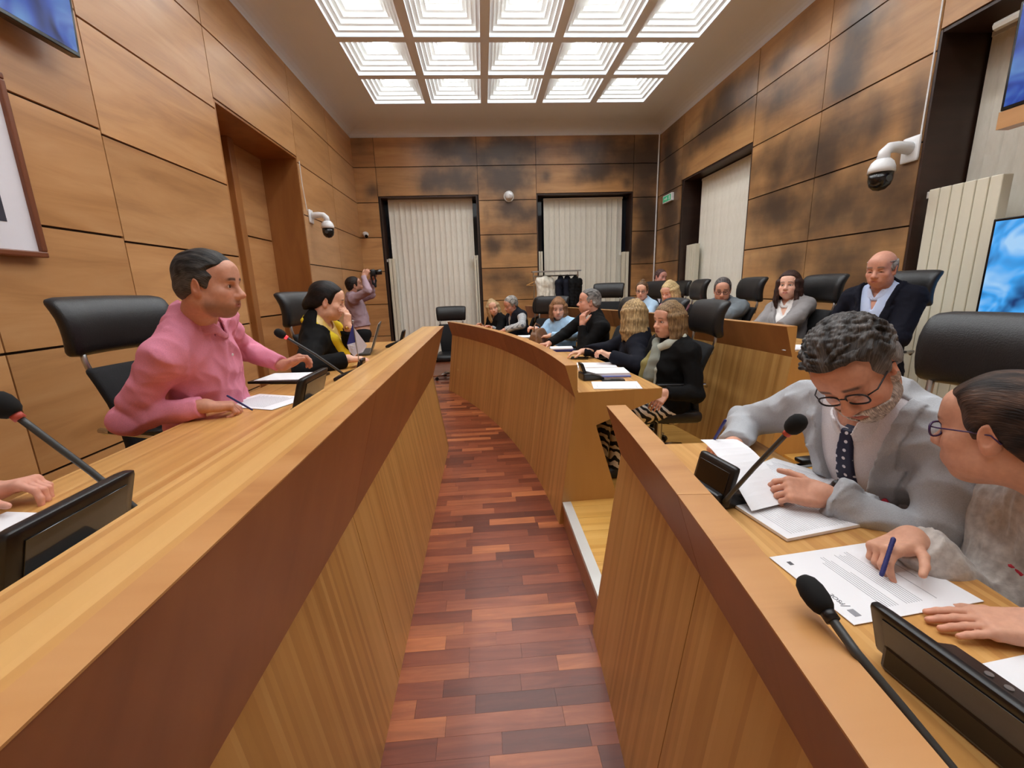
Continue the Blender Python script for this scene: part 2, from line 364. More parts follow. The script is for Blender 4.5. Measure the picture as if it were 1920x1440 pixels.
window(2, 'back', W2[0], W2[1], W2[2], RD, 1.29, 2.90, 3.19, 0.2, 15, 'reveal_dark')
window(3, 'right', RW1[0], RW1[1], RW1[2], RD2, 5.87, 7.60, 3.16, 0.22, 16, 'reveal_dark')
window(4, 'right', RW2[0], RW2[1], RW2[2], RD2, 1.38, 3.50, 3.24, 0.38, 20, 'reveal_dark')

# --- ceiling with a cove along the walls
rows = [7.42 - 0.94 * k for k in range(9)]; cols = [-1.19 + 0.90 * k for k in range(5)]
hp = 0.395
b = MB()
xs = [XL - 0.6] + [v for c in cols for v in (c - hp, c + hp)] + [XR + 0.6]
ys = sorted([YF - 0.2] + [v for r in rows for v in (r - hp * 1.045, r + hp * 1.045)] + [YB + 0.4])
for i in range(len(xs) - 1):
    for j in range(len(ys) - 1):
        if i % 2 == 1 and j % 2 == 1: continue
        b.box((xs[i], ys[j], ZC), (xs[i + 1], ys[j + 1], ZC + 0.02))
struct(ob('ceiling', b, 'plaster'))
arc = [(0.42 * (1 - math.sin(a)), ZC - 0.15 * (1 - math.cos(a))) for a in [PI / 2 * k / 8 for k in range(9)]]
arc = [(0.0, ZW)] + [(0.42 - 0.42 * math.cos(PI / 2 * k / 8), ZW + 0.15 * math.sin(PI / 2 * k / 8)) for k in range(1, 9)]
poly = arc + [(-0.05, ZC), (-0.05, ZW)]
for nm, ax, f in (('left', 1, lambda d, z: (XL + d, z)), ('right', 1, lambda d, z: (XR - d, z)), ('back', 0, lambda d, z: (YB - d, z))):
    mb = MB(); mb.prism([f(d, z) for d, z in poly], ax, (YF if ax == 1 else XL), (YB if ax == 1 else XR))
    struct(ob('trim_cove_' + nm, mb, 'plaster', smooth=False))

# --- ceiling lights: stepped square coffers with a diffuser on top
NS = 6
steps = []
for k in range(NS):
    h0 = hp - k * 0.048; h1 = hp - (k + 1) * 0.048 if k < NS - 1 else 0.105
    z0 = 0.042 * k; z1 = 0.042 * (k + 1)
    mb = MB()
    def sq(h, z): return [(-h, -h, z), (h, -h, z), (h, h, z), (-h, h, z)]
    mb.loft([sq(h0, z0), sq(h0, z1), sq(h1, z1)], True, False)
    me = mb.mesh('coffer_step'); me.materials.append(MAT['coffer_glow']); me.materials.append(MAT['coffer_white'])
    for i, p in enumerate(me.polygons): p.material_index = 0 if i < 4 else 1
    steps.append(me)
mb = MB(); mb.add([(-0.115, -0.115, 0.042 * NS + 0.001), (0.115, -0.115, 0.042 * NS + 0.001), (0.115, 0.115, 0.042 * NS + 0.001), (-0.115, 0.115, 0.042 * NS + 0.001)], [(0, 3, 2, 1)]); dif = mb.mesh('diffuser')
mb = MB(); mb.box((-hp - 0.01, -hp - 0.01, 0.042 * NS + 0.012), (hp + 0.01, hp + 0.01, 0.042 * NS + 0.02)); lid = mb.mesh('housing')
RN = ['farthest row by the back wall', 'second row from the back wall', 'third row from the back wall']
CN = ['first from the door wall', 'second from the door wall', 'middle one', 'second from the stained side wall', 'first by the stained side wall']
for j, y in enumerate(rows):
    for i, x in enumerate(cols):
        L = empty('ceiling_light', (x, y, ZC)); L.scale = (1, 1.045, 1)
        tag(L, ('white stepped ceiling light, %s, %s' % (RN[j], CN[i])) if j < 3 else 'white stepped ceiling light overhead out of the picture', 'ceiling light', 'stepped coffer lights of the ceiling')
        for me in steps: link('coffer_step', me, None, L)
        link('diffuser', dif, 'diffuser', L); link('housing', lid, 'white_enamel', L)

# --- floor: a slab with parquet staves laid across the aisle
b = MB(); b.box((XL - 0.6, YF - 0.2, -0.1), (XR + 0.7, YB + 0.6, -0.012)); fl = struct(ob('floor', b, 'parquet_far'))
mb = MB(); mb.box((-0.5, -0.5, -1), (0.5, 0.5, 0)); stave = mb.mesh('stave')
w = 0.0745
def stave_at(x0, x1, y):
    o = link('stave', stave, 'parquet', fl); o.location = (0.5 * (x0 + x1), y + w / 2, 0.0); o.scale = (x1 - x0 - 0.0008, w - 0.0006, 0.012)
y = 0.75
while y < 7.7:
    # visible strip of floor between the two desk fronts at this depth
    lo = -0.46 if y < 4.0 else -1.0 - 0.25 * (y - 4.0)
    hi = 0.5 if y < 2.6 else 0.5 - 0.055 * (y - 2.2) ** 2
    x = lo - rng.uniform(0, 0.3)
    while x < hi:
        L = rng.choice([0.22, 0.3, 0.36, 0.42, 0.5, 0.5]); 
        if y > 4.5: L *= 1.4
        stave_at(x, x + L, y); x += L
    y += w
b = MB(); b.box((XL, YF, -0.012), (XR, 0.75, 0)); b.box((XL, y, -0.012), (XR, YB + 0.5, 0)); b.box((XL, 0.75, -0.012), (-0.9, 4.0, 0)); b.box((0.75, 0.75, -0.012), (XR, y, 0)); b.box((XL, 4.0, -0.012), (-1.95, y, 0))
ob('parquet_field', b, 'parquet_far', fl)

# --- platforms
def Xc(Y): return 0.43 - (0.055 if Y > 2.2 else 0.035) * (Y - 2.2) ** 2
def nrm(Y):
    k = 0.055 if Y > 2.2 else 0.035; s = -2 * k * (Y - 2.2); L = math.hypot(1, s); return (1 / L, -s / L)     # away from the aisle
def off(Y, o): n = nrm(Y); return (Xc(Y) + n[0] * o, Y + n[1] * o)
b = MB(); b.box((XL, YF, 0.0), (-0.56, 3.98, 0.30)); struct(ob('platform_left', b, 'platform_wood'))
def slab(o, y0, y1, z0, z1, n=24):
    pts = [off(y0 + (y1 - y0) * i / n, o) for i in range(n + 1)]
    poly = pts + [(XR, pts[-1][1]), (XR, pts[0][1])]
    mb = MB(); mb.prism(poly, 2, z0, z1); return mb
pf = struct(ob('platform_right', slab(0.07, -1.6, 6.5, 0.0, 0.15).box((-0.25, 6.4, 0.0), (XR, 7.6, 0.149)), 'platform_wood'))
struct(ob('platform_right_upper', slab(1.62, -1.6, 7.6, 0.15, 0.31), 'platform_wood'))
mb = MB(); mb.box((0, 0, 0), (0.75, 0.138, 0.003)); plk = mb.mesh('plank')
for k in range(8): link('plank', plk, 'platform_wood', pf, loc=(0.503, 1.46 + 0.1395 * k, 0.15))
mb = MB(); mb.prism([(0.449, 0.128), (0.503, 0.128), (0.503, 0.153), (0.449, 0.153)], 1, 1.45, 2.56); ob('edge_strip', mb, 'alu_edge', pf)
mb = MB(); mb.box((0.452, 1.45, 0.0), (0.51, 2.56, 0.128)); ob('riser', mb, 'desk_lip_shaded', pf)
# ------------------------------------------------------------ desks
def offL(Y, o): return (-0.40 - o, Y)
def sweep(fn, y0, y1, poly, base=0.0, dz=0.0, n=1):
    mb = MB(); rings = []
    for i in range(n + 1):
        Y = y0 + (y1 - y0) * i / n
        ring = []
        for (o, z) in poly:
            x, y = fn(Y, base + o); ring.append((x, y, z + dz))
        rings.append(ring)
    return mb.loft(rings)
def desk(name, label, fn, ys, base, dz, prof, zmin, ends, n):
    d = tag(empty(name, (*fn(ys[0], base), 0)), label, 'desk')
    inv = Matrix.Translation(d.location).inverted()
    def part(nm, mb, m, **k):
        o = ob(nm, mb, m, d, **k); o.matrix_parent_inverse = inv; return o
    (zl, ol), (zt, ot), ci, zw, ow = prof['lip'], prof['top'], prof['cap_in'], prof['work_z'], prof['work_o']
    ow0 = prof.get('strip', 0.0)
    f0 = ol * (zmin - dz if zmin > 0 else 0) / zl
    for a, b in zip(ys[:-1], ys[1:]):
        part('front_panel', sweep(fn, a + 0.0015, b - 0.0015, [(0, zmin - dz if zmin else 0), (ol, zl), (ol + 0.03, zl), (0.03, zmin - dz if zmin else 0)], base, dz, n), 'desk_front')
        part('lip_panel', sweep(fn, a + 0.0012, b - 0.0012, [(ol, zl), (ot, zt - 0.003), (ot + 0.03, zt - 0.003), (ol + 0.03, zl)], base, dz, n), 'desk_lip_shaded')
        if ow0: part('edge_strip', sweep(fn, a + 0.0008, b - 0.0008, [(ot - 0.001, zt - 0.003), (ot + ow0, zt - 0.003), (ot + ow0, zt), (ot - 0.001, zt)], base, dz, n), 'desk_edge')
        part('cap', sweep(fn, a + 0.0008, b - 0.0008, [(ot + ow0, zt - 0.003), (ci, zt - 0.003), (ci, zt), (ot + ow0, zt)], base, dz, n), 'desk_top' if ow0 else 'desk_edge')
        part('upstand', sweep(fn, a, b, [(ci - 0.02, zw), (ci, zw), (ci, zt - 0.003), (ci - 0.02, zt - 0.003)], base, dz, n), 'desk_top')
        part('worktop', sweep(fn, a, b, [(max(ci - 0.02, ol + 0.012), zw - 0.035), (ow, zw - 0.035), (ow, zw), (max(ci - 0.02, ol + 0.012), zw)], base, dz, n), 'desk_top')
    for (Y, t) in ends:
        pts = [(0, zmin - dz if zmin else 0), (ol, zl), (ot, zt - 0.003), (ci, zt - 0.003), (ci, zw - 0.002), (ow, zw - 0.002), (ow - 0.004, zw - 0.06), (ol + 0.13, zw - 0.215), (ol + 0.28, prof['plat'] - dz), (ol + 0.28, zmin - dz if zmin else 0)]
        mb = MB(); rings = []
        for yy in (Y, Y + t):
            rings.append([(*fn(yy, base + o), z + dz) for o, z in pts])
        mb.loft(rings, True, False); n_ = len(pts)
        tri = [(0, 1, 7, 8, 9), (1, 4, 5, 6, 7), (1, 2, 3, 4)]
        mb.f += [t_[::-1] for t_ in tri] + [tuple(i + n_ for i in t_) for t_ in tri]
        part('end_panel', mb, 'desk_front')
    return d
PL = dict(lip=(0.715, 0.103), top=(1.18, -0.027), cap_in=0.165, work_z=1.055, work_o=0.72, plat=0.30, strip=0.048)
PRW = dict(lip=(0.835, 0.107), top=(1.04, 0.045), cap_in=0.12, work_z=0.87, work_o=0.655, plat=0.15)
desk('council_desk', 'long straight wooden desk with sloping front, the pink-shirted man sits at it', offL, [-1.6, -0.1, 1.45, 2.75, 4.02], 0, 0, PL, 0, [(4.021, -0.03)], 1)
desk('council_desk', 'curved wooden front-row desk ending beside the woman in zebra trousers', off, [2.50, 3.5, 4.5, 5.5, 6.5], 0, 0, PRW, 0, [(2.499, 0.03), (6.501, -0.03)], 8)
desk('council_desk', 'curved wooden desk where the man in the grey suit writes', off, [-1.3, -0.2, 0.86, 1.60], 0, 0, PRW, 0, [(1.601, -0.03)], 6)
desk('council_desk', 'raised second-row wooden desk in front of the bald man', off, [2.62, 3.7, 4.8, 5.9, 6.7], 1.50, 0.16, PRW, 0.15, [(2.619, 0.03)], 8)

# ------------------------------------------------------------ chairs
def chair_proto():
    c = empty('office_chair')
    def lean(p, z0=0.5, k=-0.14, cur=0.35):
        x, y, z = p; return (x, y + k * (z - z0) + cur * x * x, z)
    s = MB(); s.rbox((0, 0.0, 0.41), (0.50, 0.48, 0.09), 0.04, 6, lambda p: (p[0], p[1], p[2] + 0.10 * p[0] ** 2 - (0.03 * ((p[1] - 0.12) / 0.12) ** 2 if p[1] > 0.12 else 0)))
    ob('seat', s, 'black_leather', c, smooth=True)
    s = MB(); s.rbox((0, -0.235, 0.67), (0.45, 0.045, 0.50), 0.02, 8, lambda p: lean((p[0] * (0.86 + 0.28 * (p[2] - 0.42)), p[1] + 0.05 * math.sin((p[2] - 0.42) / 0.5 * PI), p[2])))
    ob('backrest', s, 'black_fabric', c, smooth=True)
    def hr(p):
        x, y, z = p; t = (z - 0.97) / 0.25
        return lean((x * (1.0 + 0.05 * t), y - 0.05 * (t - 0.55) ** 2 * 2.2 - 0.05 * max(0, t - 0.7) ** 1.0, z + 0.10 * (0.06 - x * x)))
    s = MB(); s.rbox((0, -0.235, 1.095), (0.50, 0.075, 0.25), 0.035, 10, hr); ob('headrest', s, 'black_leather', c, smooth=True)
    for sx in (-1, 1):
        s = MB(); s.tube([lean((sx * 0.19, -0.245, 0.86)), lean((sx * 0.20, -0.25, 0.95)), lean((sx * 0.20, -0.245, 1.02))], 0.011, 8); ob('headrest_post', s, 'brushed_steel', c, smooth=True)
        s = MB(); s.tube([(sx * 0.225, -0.25, 0.64), (sx * 0.27, -0.22, 0.665), (sx * 0.285, -0.05, 0.655), (sx * 0.285, 0.12, 0.64), (sx * 0.28, 0.17, 0.60), (sx * 0.265, 0.13, 0.44), (sx * 0.235, 0.08, 0.385)], 0.012, 8); a = ob('armrest', s, 'chrome', c, smooth=True)
        s = MB(); s.rbox((sx * 0.283, -0.02, 0.668), (0.045, 0.26, 0.02), 0.009, 4); ob('arm_pad', s, 'black_plastic', a, smooth=True)
    s = MB(); s.lathe([(0.0, 0.07), (0.045, 0.07), (0.045, 0.16), (0.028, 0.17), (0.028, 0.36), (0.09, 0.365), (0.09, 0.375), (0, 0.375)], 14); ob('gas_column', s, 'brushed_steel', c, smooth=False)
    for k in range(5):
        a = 2 * PI * k / 5 + 0.3; ca, sa = math.cos(a), math.sin(a)
        s = MB(); s.tube([(0.03 * ca, 0.03 * sa, 0.11), (0.17 * ca, 0.17 * sa, 0.095), (0.29 * ca, 0.29 * sa, 0.068)], [0.022, 0.018, 0.014], 8); g = ob('leg', s, 'chrome', c, smooth=True)
        s = MB(); s.tube([(0.29 * ca - 0.02 * sa, 0.29 * sa + 0.02 * ca, 0.028), (0.29 * ca + 0.02 * sa, 0.29 * sa - 0.02 * ca, 0.028)], 0.028, 12); ob('caster', s, 'black_plastic', g)
    return c
PROTO = chair_proto(); first = [True]
def chair(x, y, z, yaw, label):
    c = PROTO if first[0] else copy_tree(PROTO); first[0] = False
    c.location = (x, y, z); c.rotation_euler = (0, 0, math.radians(yaw))
    return tag(c, label, 'chair', 'black high-back council chairs')
chair(-1.38, 2.08, 0.30, -100, 'black high-back chair behind the man in the pink shirt')
chair(-1.06, 3.36, 0.30, -100, 'black high-back chair behind the woman with the yellow scarf')
chair(-0.57, 7.36, 0.0, 180, 'empty black chair facing the aisle in front of the left back window')
chair(0.52, 6.62, 0.15, 74, 'black chair of the man in the plaid shirt and vest')
chair(0.74, 5.80, 0.15, 138, 'empty black chair between the man in the vest and the woman in light blue')
chair(0.97, 5.18, 0.15, 76, 'black chair behind the woman in the light blue sweater')
chair(1.14, 4.42, 0.15, 80, 'black chair behind the man in the black sweater')
chair(1.30, 3.66, 0.15, 84, 'black chair of the woman seen from behind in the front row')
chair(1.30, 3.08, 0.15, 84, 'black chair of the woman in zebra trousers')
chair(2.16, 6.10, 0.31, 104, 'black chair of the woman with glasses in a light blue shirt')
chair(2.30, 5.22, 0.31, 80, 'black chair behind the blonde woman in pink')
chair(2.50, 4.50, 0.31, 82, 'black chair behind the man in the grey hooded jacket')
chair(2.70, 3.76, 0.31, 85, 'black chair beside the woman in the grey blazer')
chair(2.80, 3.10, 0.31, 87, 'black chair behind the bald man in the dark suit')
chair(1.30, 1.20, 0.15, 92, 'large black chair behind the man in the grey suit')
chair(1.36, 0.42, 0.15, 92, 'black chair of the woman in the knitted sweater')
chair(2.95, 7.05, 0.31, 92, 'black chair of the man in the far corner')
chair(1.95, 7.0, 0.31, 150, 'empty black chair at the far end of the raised row')

# ------------------------------------------------------------ equipment on the desks
def frame_at(o, loc, yaw): o.location = loc; o.rotation_euler = (0, 0, math.radians(yaw)); return o
def mic_unit(loc, yaw, label, neck=None, ring='red_ring_off', panel=None, base=True, foam_r=0.02, base_w=0.062):
    """conference unit; local +y faces the sitter; neck = world points of the gooseneck from root to head"""
    u = tag(frame_at(empty('microphone_unit'), loc, yaw), label, 'microphone', 'conference units on the desks')
    if base:
        s = MB(); s.prism([(-0.055, 0), (0.095, 0), (0.095, 0.018), (0.0, 0.048), (-0.055, 0.05)], 0, -base_w, base_w); ob('base', s, 'black_plastic', u, bevel=0.008)
        for dx in (-0.012, 0.012):
            s = MB(); s.lathe([(0.003, 0), (0.0055, 0), (0.0055, 0.003), (0.003, 0.003)], 12, (dx - 0.03, 0.062, 0.028)); ob('button', s, 'brushed_steel', u)
    if panel:
        w, h, tilt, y0 = panel
        def tl(p):
            x, y, z = p; return (x, y + y0 - z * math.sin(tilt), 0.012 + z * math.cos(tilt))
        s = MB(); s.rbox((0, 0, h / 2), (w, 0.022, h), 0.008, 5, tl); pn = ob('display', s, 'black_plastic', u, smooth=True)
        s = MB(); s.rbox((0, 0.0115, h / 2), (w * 0.9, 0.003, h * 0.84), 0.001, 3, tl); ob('screen', s, 'black_gloss', pn)
        s = MB(); s.rbox((0, -0.0118, h * 0.55), (w * 0.82, 0.003, h * 0.6), 0.001, 3, tl); ob('back_cover', s, 'black_gloss', pn)
    if neck:
        inv = u.matrix_basis.inverted(); pts = [inv @ Vector(p) for p in neck]
        # smooth path
        fine = []
        for i in range(len(pts) - 1):
            for k in range(6): fine.append(pts[i].lerp(pts[i + 1], k / 6))
        fine.append(pts[-1])
        s = MB(); s.tube(fine, 0.0062, 8); g = ob('gooseneck', s, 'grey_plastic', u, smooth=True)
        d = (pts[-1] - pts[-2]).normalized(); e = pts[-1]
        s = MB(); s.tube([e - d * 0.006, e + d * 0.008], 0.0095, 12); ob('light_ring', s, ring, g, smooth=True)
        rs = [(0.0, 0.6), (0.006, 0.85), (0.016, 1.0), (0.030, 1.02), (0.042, 0.85), (0.049, 0.5), (0.051, 0.05)]
        s = MB(); s.tube([e + d * (0.006 + a) for a, r in rs], [foam_r * r for a, r in rs], 16); ob('windscreen', s, 'foam_black', g, smooth=True)
    return u
mic_unit((0.665, 1.13, 0.87), -80, 'black microphone unit in front of the man in the grey suit', [(0.645, 1.06, 0.90), (0.675, 0.99, 1.03), (0.705, 0.925, 1.145)], panel=(0.15, 0.12, -0.25, -0.03))
mic_unit((0.69, 0.45, 0.87), -84, 'black microphone with large tilted display at the lower corner of the picture', [(0.53, 0.28, 0.90), (0.500, 0.325, 0.955), (0.468, 0.375, 1.005), (0.442, 0.42, 1.045), (0.440, 0.462, 1.062)], ring='black_plastic', base_w=0.11, foam_r=0.0165, panel=(0.26, 0.105, 0.30, -0.03))
mic_unit((0.70, 2.87, 0.87), -84, 'black microphone unit at the end of the front-row desk', None, panel=(0.06, 0.115, 0.35, -0.02))
mic_unit((-0.70, 2.30, 1.055), 90, 'black microphone unit with red ring by the small flag', [(-0.735, 2.22, 1.10), (-0.84, 2.17, 1.21), (-0.945, 2.12, 1.305)], 'red_ring', panel=(0.07, 0.10, 0.3, -0.02))
mic_unit((-0.72, 0.90, 1.055), 90, 'black microphone with grey gooseneck and red ring at the picture edge', [(-0.715, 0.86, 1.06), (-0.79, 0.85, 1.17), (-0.875, 0.83, 1.295)], base=False, foam_r=0.021)
mic_unit((-0.72, 3.62, 1.055), 90, 'black microphone unit beyond the laptop near the far desk end', None, panel=(0.07, 0.13, 0.3, -0.02))
def screen(loc, yaw, w, h, tilt, label):
    u = tag(frame_at(empty('desk_monitor'), loc, yaw), label, 'monitor', 'flat monitors on the straight desk')
    def tl(p):
        x, y, z = p; return (x, y - z * math.sin(tilt), 0.008 + z * math.cos(tilt))
    s = MB(); s.rbox((0, 0, h / 2), (w, 0.03, h), 0.009, 5, tl); ob('casing', s, 'black_plastic', u, smooth=True)
    s = MB(); s.rbox((0, 0.0155, h / 2), (w * 0.92, 0.003, h * 0.88), 0.001, 3, tl); ob('screen', s, 'black_gloss', u)
    s = MB(); s.rbox((0, -0.016, h * 0.5), (w * 0.8, 0.004, h * 0.62), 0.0015, 3, tl); ob('back_cover', s, 'black_gloss', u)
    s = MB(); s.box((-w * 0.3, -0.07, 0), (w * 0.3, 0.04, 0.01)); ob('foot', s, 'black_plastic', u, bevel=0.003)
    return u
screen((-0.735, 0.71, 1.055), 90, 0.235, 0.125, 0.30, 'black flat monitor seen from the back beside the resting hand')
screen((-0.735, 1.76, 1.055), 90, 0.26, 0.135, 0.30, 'black flat monitor seen from the back in front of the pink-shirted man')

def quad_sheet(name, pts, z, t, label, cat, m='paper', group=None):
    o = tag(empty(name, (sum(p[0] for p in pts) / 4, sum(p[1] for p in pts) / 4, z)), label, cat, group)
    c = o.location
    s = MB(); s.prism([(p[0] - c[0], p[1] - c[1]) for p in pts], 2, 0, t); ob('sheet', s, m, o); return o
def A4(name, cx, cy, z, yaw, label, t=0.0012, lines=None, m='paper', cat='paper', w=0.21, h=0.297, group='papers on the desks'):
    """sheet lying flat, local y = reading-up; lines = list of (x0, x1, y, thick)"""
    o = tag(frame_at(empty(name), (cx, cy, z), yaw), label, cat, group)
    s = MB(); s.box((-w / 2, -h / 2, 0), (w / 2, h / 2, t)); ob('sheet', s, m, o)
    if lines:
        s = MB()
        for x0, x1, y, th in lines: s.box((x0, y - th / 2, t), (x1, y + th / 2, t + 0.00025))
        pr = ob('printed_lines', s, 'print_grey', o); pr['kind'] = 'stuff'
    return o
def para(x0, x1, y0, n, dy=0.006, th=0.0012, seed=1):
    r = random.Random(seed); return [(x0, x1 - (r.uniform(0, 0.5) * (x1 - x0) if k == n - 1 else r.uniform(0, 0.02)), y0 - dy * k, th) for k in range(n)]
LN = para(-0.08, 0.08, 0.05, 6, seed=2) + para(-0.08, 0.085, -0.0, 7, seed=3) + [(-0.08, 0.02, -0.07, 0.0012), (-0.02, 0.06, -0.1, 0.0012)]
# the sheet the woman signs: top of the sheet points away from her
sh = A4('paper_sheet', 0.793, 0.757, 0.872, 96, 'printed sheet with letterhead being signed by the woman in the knitted sweater', lines=LN)
def text(parent, body, loc, size, yaw, m, name='lettering'):
    cu = bpy.data.curves.new('t', 'FONT'); cu.body = body; cu.size = size; cu.extrude = 0.0002
    t = bpy.data.objects.new('t', cu); COL.objects.link(t)
    bpy.context.view_layer.update()
    me = bpy.data.meshes.new_from_object(t.evaluated_get(bpy.context.evaluated_depsgraph_get())); bpy.data.objects.remove(t)
    o = link(name, me, m, parent); o.location = loc; o.rotation_euler = (0, 0, math.radians(yaw)); return o
text(sh, 'PSOE', (-0.058, 0.116, 0.0014), 0.0135, 0, 'print_dark')
s = MB(); s.box((-0.0005, 0, 0), (0.0012, 0.018, 0.0003)); ob('letterhead_bar', s, 'print_dark', sh, loc=(-0.064, 0.112, 0.0013), rot=(0, 0, -0.25))
s = MB(); s.rbox((0, 0, 0), (0.018, 0.014, 0.0004), 0.0002, 3); ob('letterhead_mark', s, 'print_grey', sh, loc=(-0.080, 0.121, 0.0014))
s = MB(); s.box((-0.006, -0.005, 0), (0.006, 0.005, 0.0003)); ob('side_emblem', s, 'print_dark', sh, loc=(0.075, 0.12, 0.0013))
A4('paper_sheet', 0.80, 0.435, 0.872, 96, 'printed form lying in the lower right corner', lines=[(-0.06, 0.06, 0.11, 0.001), (-0.05, 0.07, 0.09, 0.001), (-0.06, -0.06 + 0.001, 0.1, 0.02), (-0.06, 0.03, 0.06, 0.001)])
A4('paper_stack', 0.845, 1.03, 0.872, 100, 'stack of printed pages under the hands of the man in the grey suit', t=0.008, lines=para(-0.09, 0.09, 0.12, 30, 0.008, 0.0012, 5))
A4('paper_stack', 0.93, 1.22, 0.872, 118, 'second stack of pages behind the microphone of the man in the grey suit', t=0.006, lines=para(-0.09, 0.09, 0.12, 30, 0.008, 0.0012, 6))
# the page he lifts
o = tag(empty('paper_sheet', (0.77, 1.20, 0.885)), 'page lifted by the hand of the man in the grey suit', 'paper')
s = MB(); rings = []
for i in range(9):
    t = i / 8; x = -0.07 + 0.02 * t; z = 0.005 + 0.085 * math.sin(t * 1.7); y = -0.16 + 0.33 * t
    rings.append([(x, y - 0.02, z), (x + 0.15, y + 0.02, z - 0.02 * t), (x + 0.15, y + 0.02, z - 0.0007 - 0.02 * t), (x, y - 0.02, z - 0.0007)])
s.loft(rings); ob('sheet', s, 'paper', o, smooth=False)
# straight desk
A4('paper_sheet', -0.955, 1.86, 1.057, 68, 'printed sheet under the hand of the pink-shirted man', lines=para(-0.085, 0.085, 0.11, 22, 0.009, 0.002, 8))
f = A4('folder', -1.06, 2.36, 1.057, 80, 'black folder holding white papers beside the pink-shirted man', t=0.012, m='black_plastic', cat='folder', w=0.24, h=0.32, group='folders')
s = MB(); s.box((-0.1, -0.14, 0.0125), (0.1, 0.14, 0.016)); ob('sheet', s, 'paper', f, rot=(0, 0, 0.1))
A4('paper_sheet', -0.93, 0.80, 1.057, 80, 'white sheet beside the monitor at the picture edge')
# front row
A4('paper_stack', 0.86, 3.27, 0.872, 80, 'thick stack of white papers in front of the woman seen from behind', t=0.022)
f = A4('paper_stack', 0.86, 3.0, 0.88, 84, 'stack of papers on a blue folder in front of the woman in zebra trousers', t=0.02)
mat('blue_folder', srgb(110, 130, 215), 0.5); mat('navy_card', srgb(40, 44, 110), 0.5)
s = MB(); s.box((-0.115, -0.155, -0.008), (0.115, 0.155, 0.0)); ob('folder_cover', s, 'blue_folder', f)
s = MB(); s.rbox((0, 0, 0), (0.078, 0.155, 0.009), 0.004, 4); o = tag(ob('mobile_phone', s, 'black_gloss', None, loc=(0.85, 2.80, 0.8745), rot=(0, 0, math.radians(84))), 'black mobile phone beside the papers at the desk end', 'phone')
A4('paper_sheet', 0.825, 2.645, 0.872, 80, 'single white sheet at the end of the front-row desk', lines=[(-0.08, 0.0, 0.12, 0.002), (-0.08, -0.02, -0.12, 0.002)])
f = A4('folder', 0.76, 4.25, 0.872, 80, 'blue folder with papers by the hand of the man in the black sweater', t=0.022, m='navy_card', cat='folder', w=0.16, h=0.24, group='folders')
s = MB(); s.box((-0.075, -0.11, 0.0225), (0.075, 0.11, 0.034)); ob('sheet', s, 'paper', f, rot=(0, 0, 0.05))
A4('mobile_phone', 0.83, 3.72, 0.872, 70, 'dark wallet and phone on the front-row desk', t=0.012, m='black_gloss', cat='phone', w=0.08, h=0.15, group='phones')
A4('paper_sheet', 0.56, 5.6, 0.872, 75, 'open white booklet in front of the man in the vest', t=0.01)
A4('paper_sheet', 2.16, 2.84, 1.032, 88, 'white papers at the end of the raised desk', t=0.006)
# brown leather bag
noisy('brown_leather', srgb(96, 62, 36), srgb(128, 86, 52), 40, 0.55, bump=0.3)
o = tag(frame_at(empty('leather_bag'), (0.60, 4.86, 0.872), 60), 'open brown leather bag held by the woman in light blue', 'bag')
s = MB(); s.rbox((0, 0, 0.075), (0.34, 0.15, 0.15), 0.03, 10, lambda p: (p[0] * (1.05 - p[2] * 1.1), p[1] * (1.1 - 4.2 * p[2]) + 0.012 * math.sin(p[0] * 24 + p[2] * 20), p[2] * (1.0 + 0.16 * math.sin(p[0] * 11 + 0.9)))); ob('bag_body', s, 'brown_leather', o, smooth=True)
s = MB(); s.tube([(-0.1, 0, 0.13), (-0.07, 0.01, 0.2), (0.0, 0.02, 0.23), (0.08, 0.01, 0.2), (0.11, 0, 0.12)], 0.008, 8); ob('handle', s, 'brown_leather', o, smooth=True)
# laptop
o = tag(frame_at(empty('laptop'), (-0.86, 3.32, 1.057), 100), 'open grey laptop seen from behind near the woman with the yellow scarf', 'laptop')
s = MB(); s.rbox((0, 0.11, 0.008), (0.33, 0.22, 0.016), 0.006, 4); ob('keyboard_base', s, 'grey_plastic', o)
s = MB(); s.rbox((0, 0, 0.11), (0.33, 0.01, 0.22), 0.004, 4, lambda p: (p[0], p[1] - 0.35 * p[2], 0.014 + p[2] * 0.94)); ob('lid', s, 'grey_plastic', o)
s = MB(); s.rbox((0, 0.0055, 0.11), (0.325, 0.002, 0.215), 0.0008, 3, lambda p: (p[0], p[1] - 0.35 * p[2], 0.014 + p[2] * 0.94)); ob('screen_bezel', s, 'white_plastic', o)
# small table flag
mat('flag_blue', srgb(44, 50, 130), 0.7); mat('flag_white', srgb(206, 206, 226), 0.7)
o = tag(frame_at(empty('table_flag'), (-0.60, 2.06, 1.18), 62), 'small blue and white table flag on a thin pole', 'flag')
s = MB(); s.tube([(0, 0, 0.0), (-0.012, 0, 0.19)], 0.0022, 8); s.lathe([(0.0, 0.185), (0.006, 0.188), (0.006, 0.197), (0.0, 0.2)], 10, (-0.0125, 0, 0)); ob('pole', s, 'brushed_steel', o)
def flap(pts, name, m):
    s = MB(); n = len(pts); s.add([(x, y + 0.001, z) for x, y, z in pts] + [(x, y - 0.001, z) for x, y, z in pts], [tuple(range(n)), tuple(range(2 * n - 1, n - 1, -1))] + [(i, (i + 1) % n, n + (i + 1) % n, n + i) for i in range(n)]); ob(name, s, m, o)
flap([(-0.012, 0, 0.185), (-0.050, 0.012, 0.09), (-0.006, 0.004, 0.095)], 'blue_field', 'flag_blue')
flap([(-0.006, 0.004, 0.095), (-0.050, 0.012, 0.09), (-0.040, 0.012, 0.055), (-0.02, 0.006, 0.03), (-0.002, 0.0, 0.045)], 'white_field', 'flag_white')
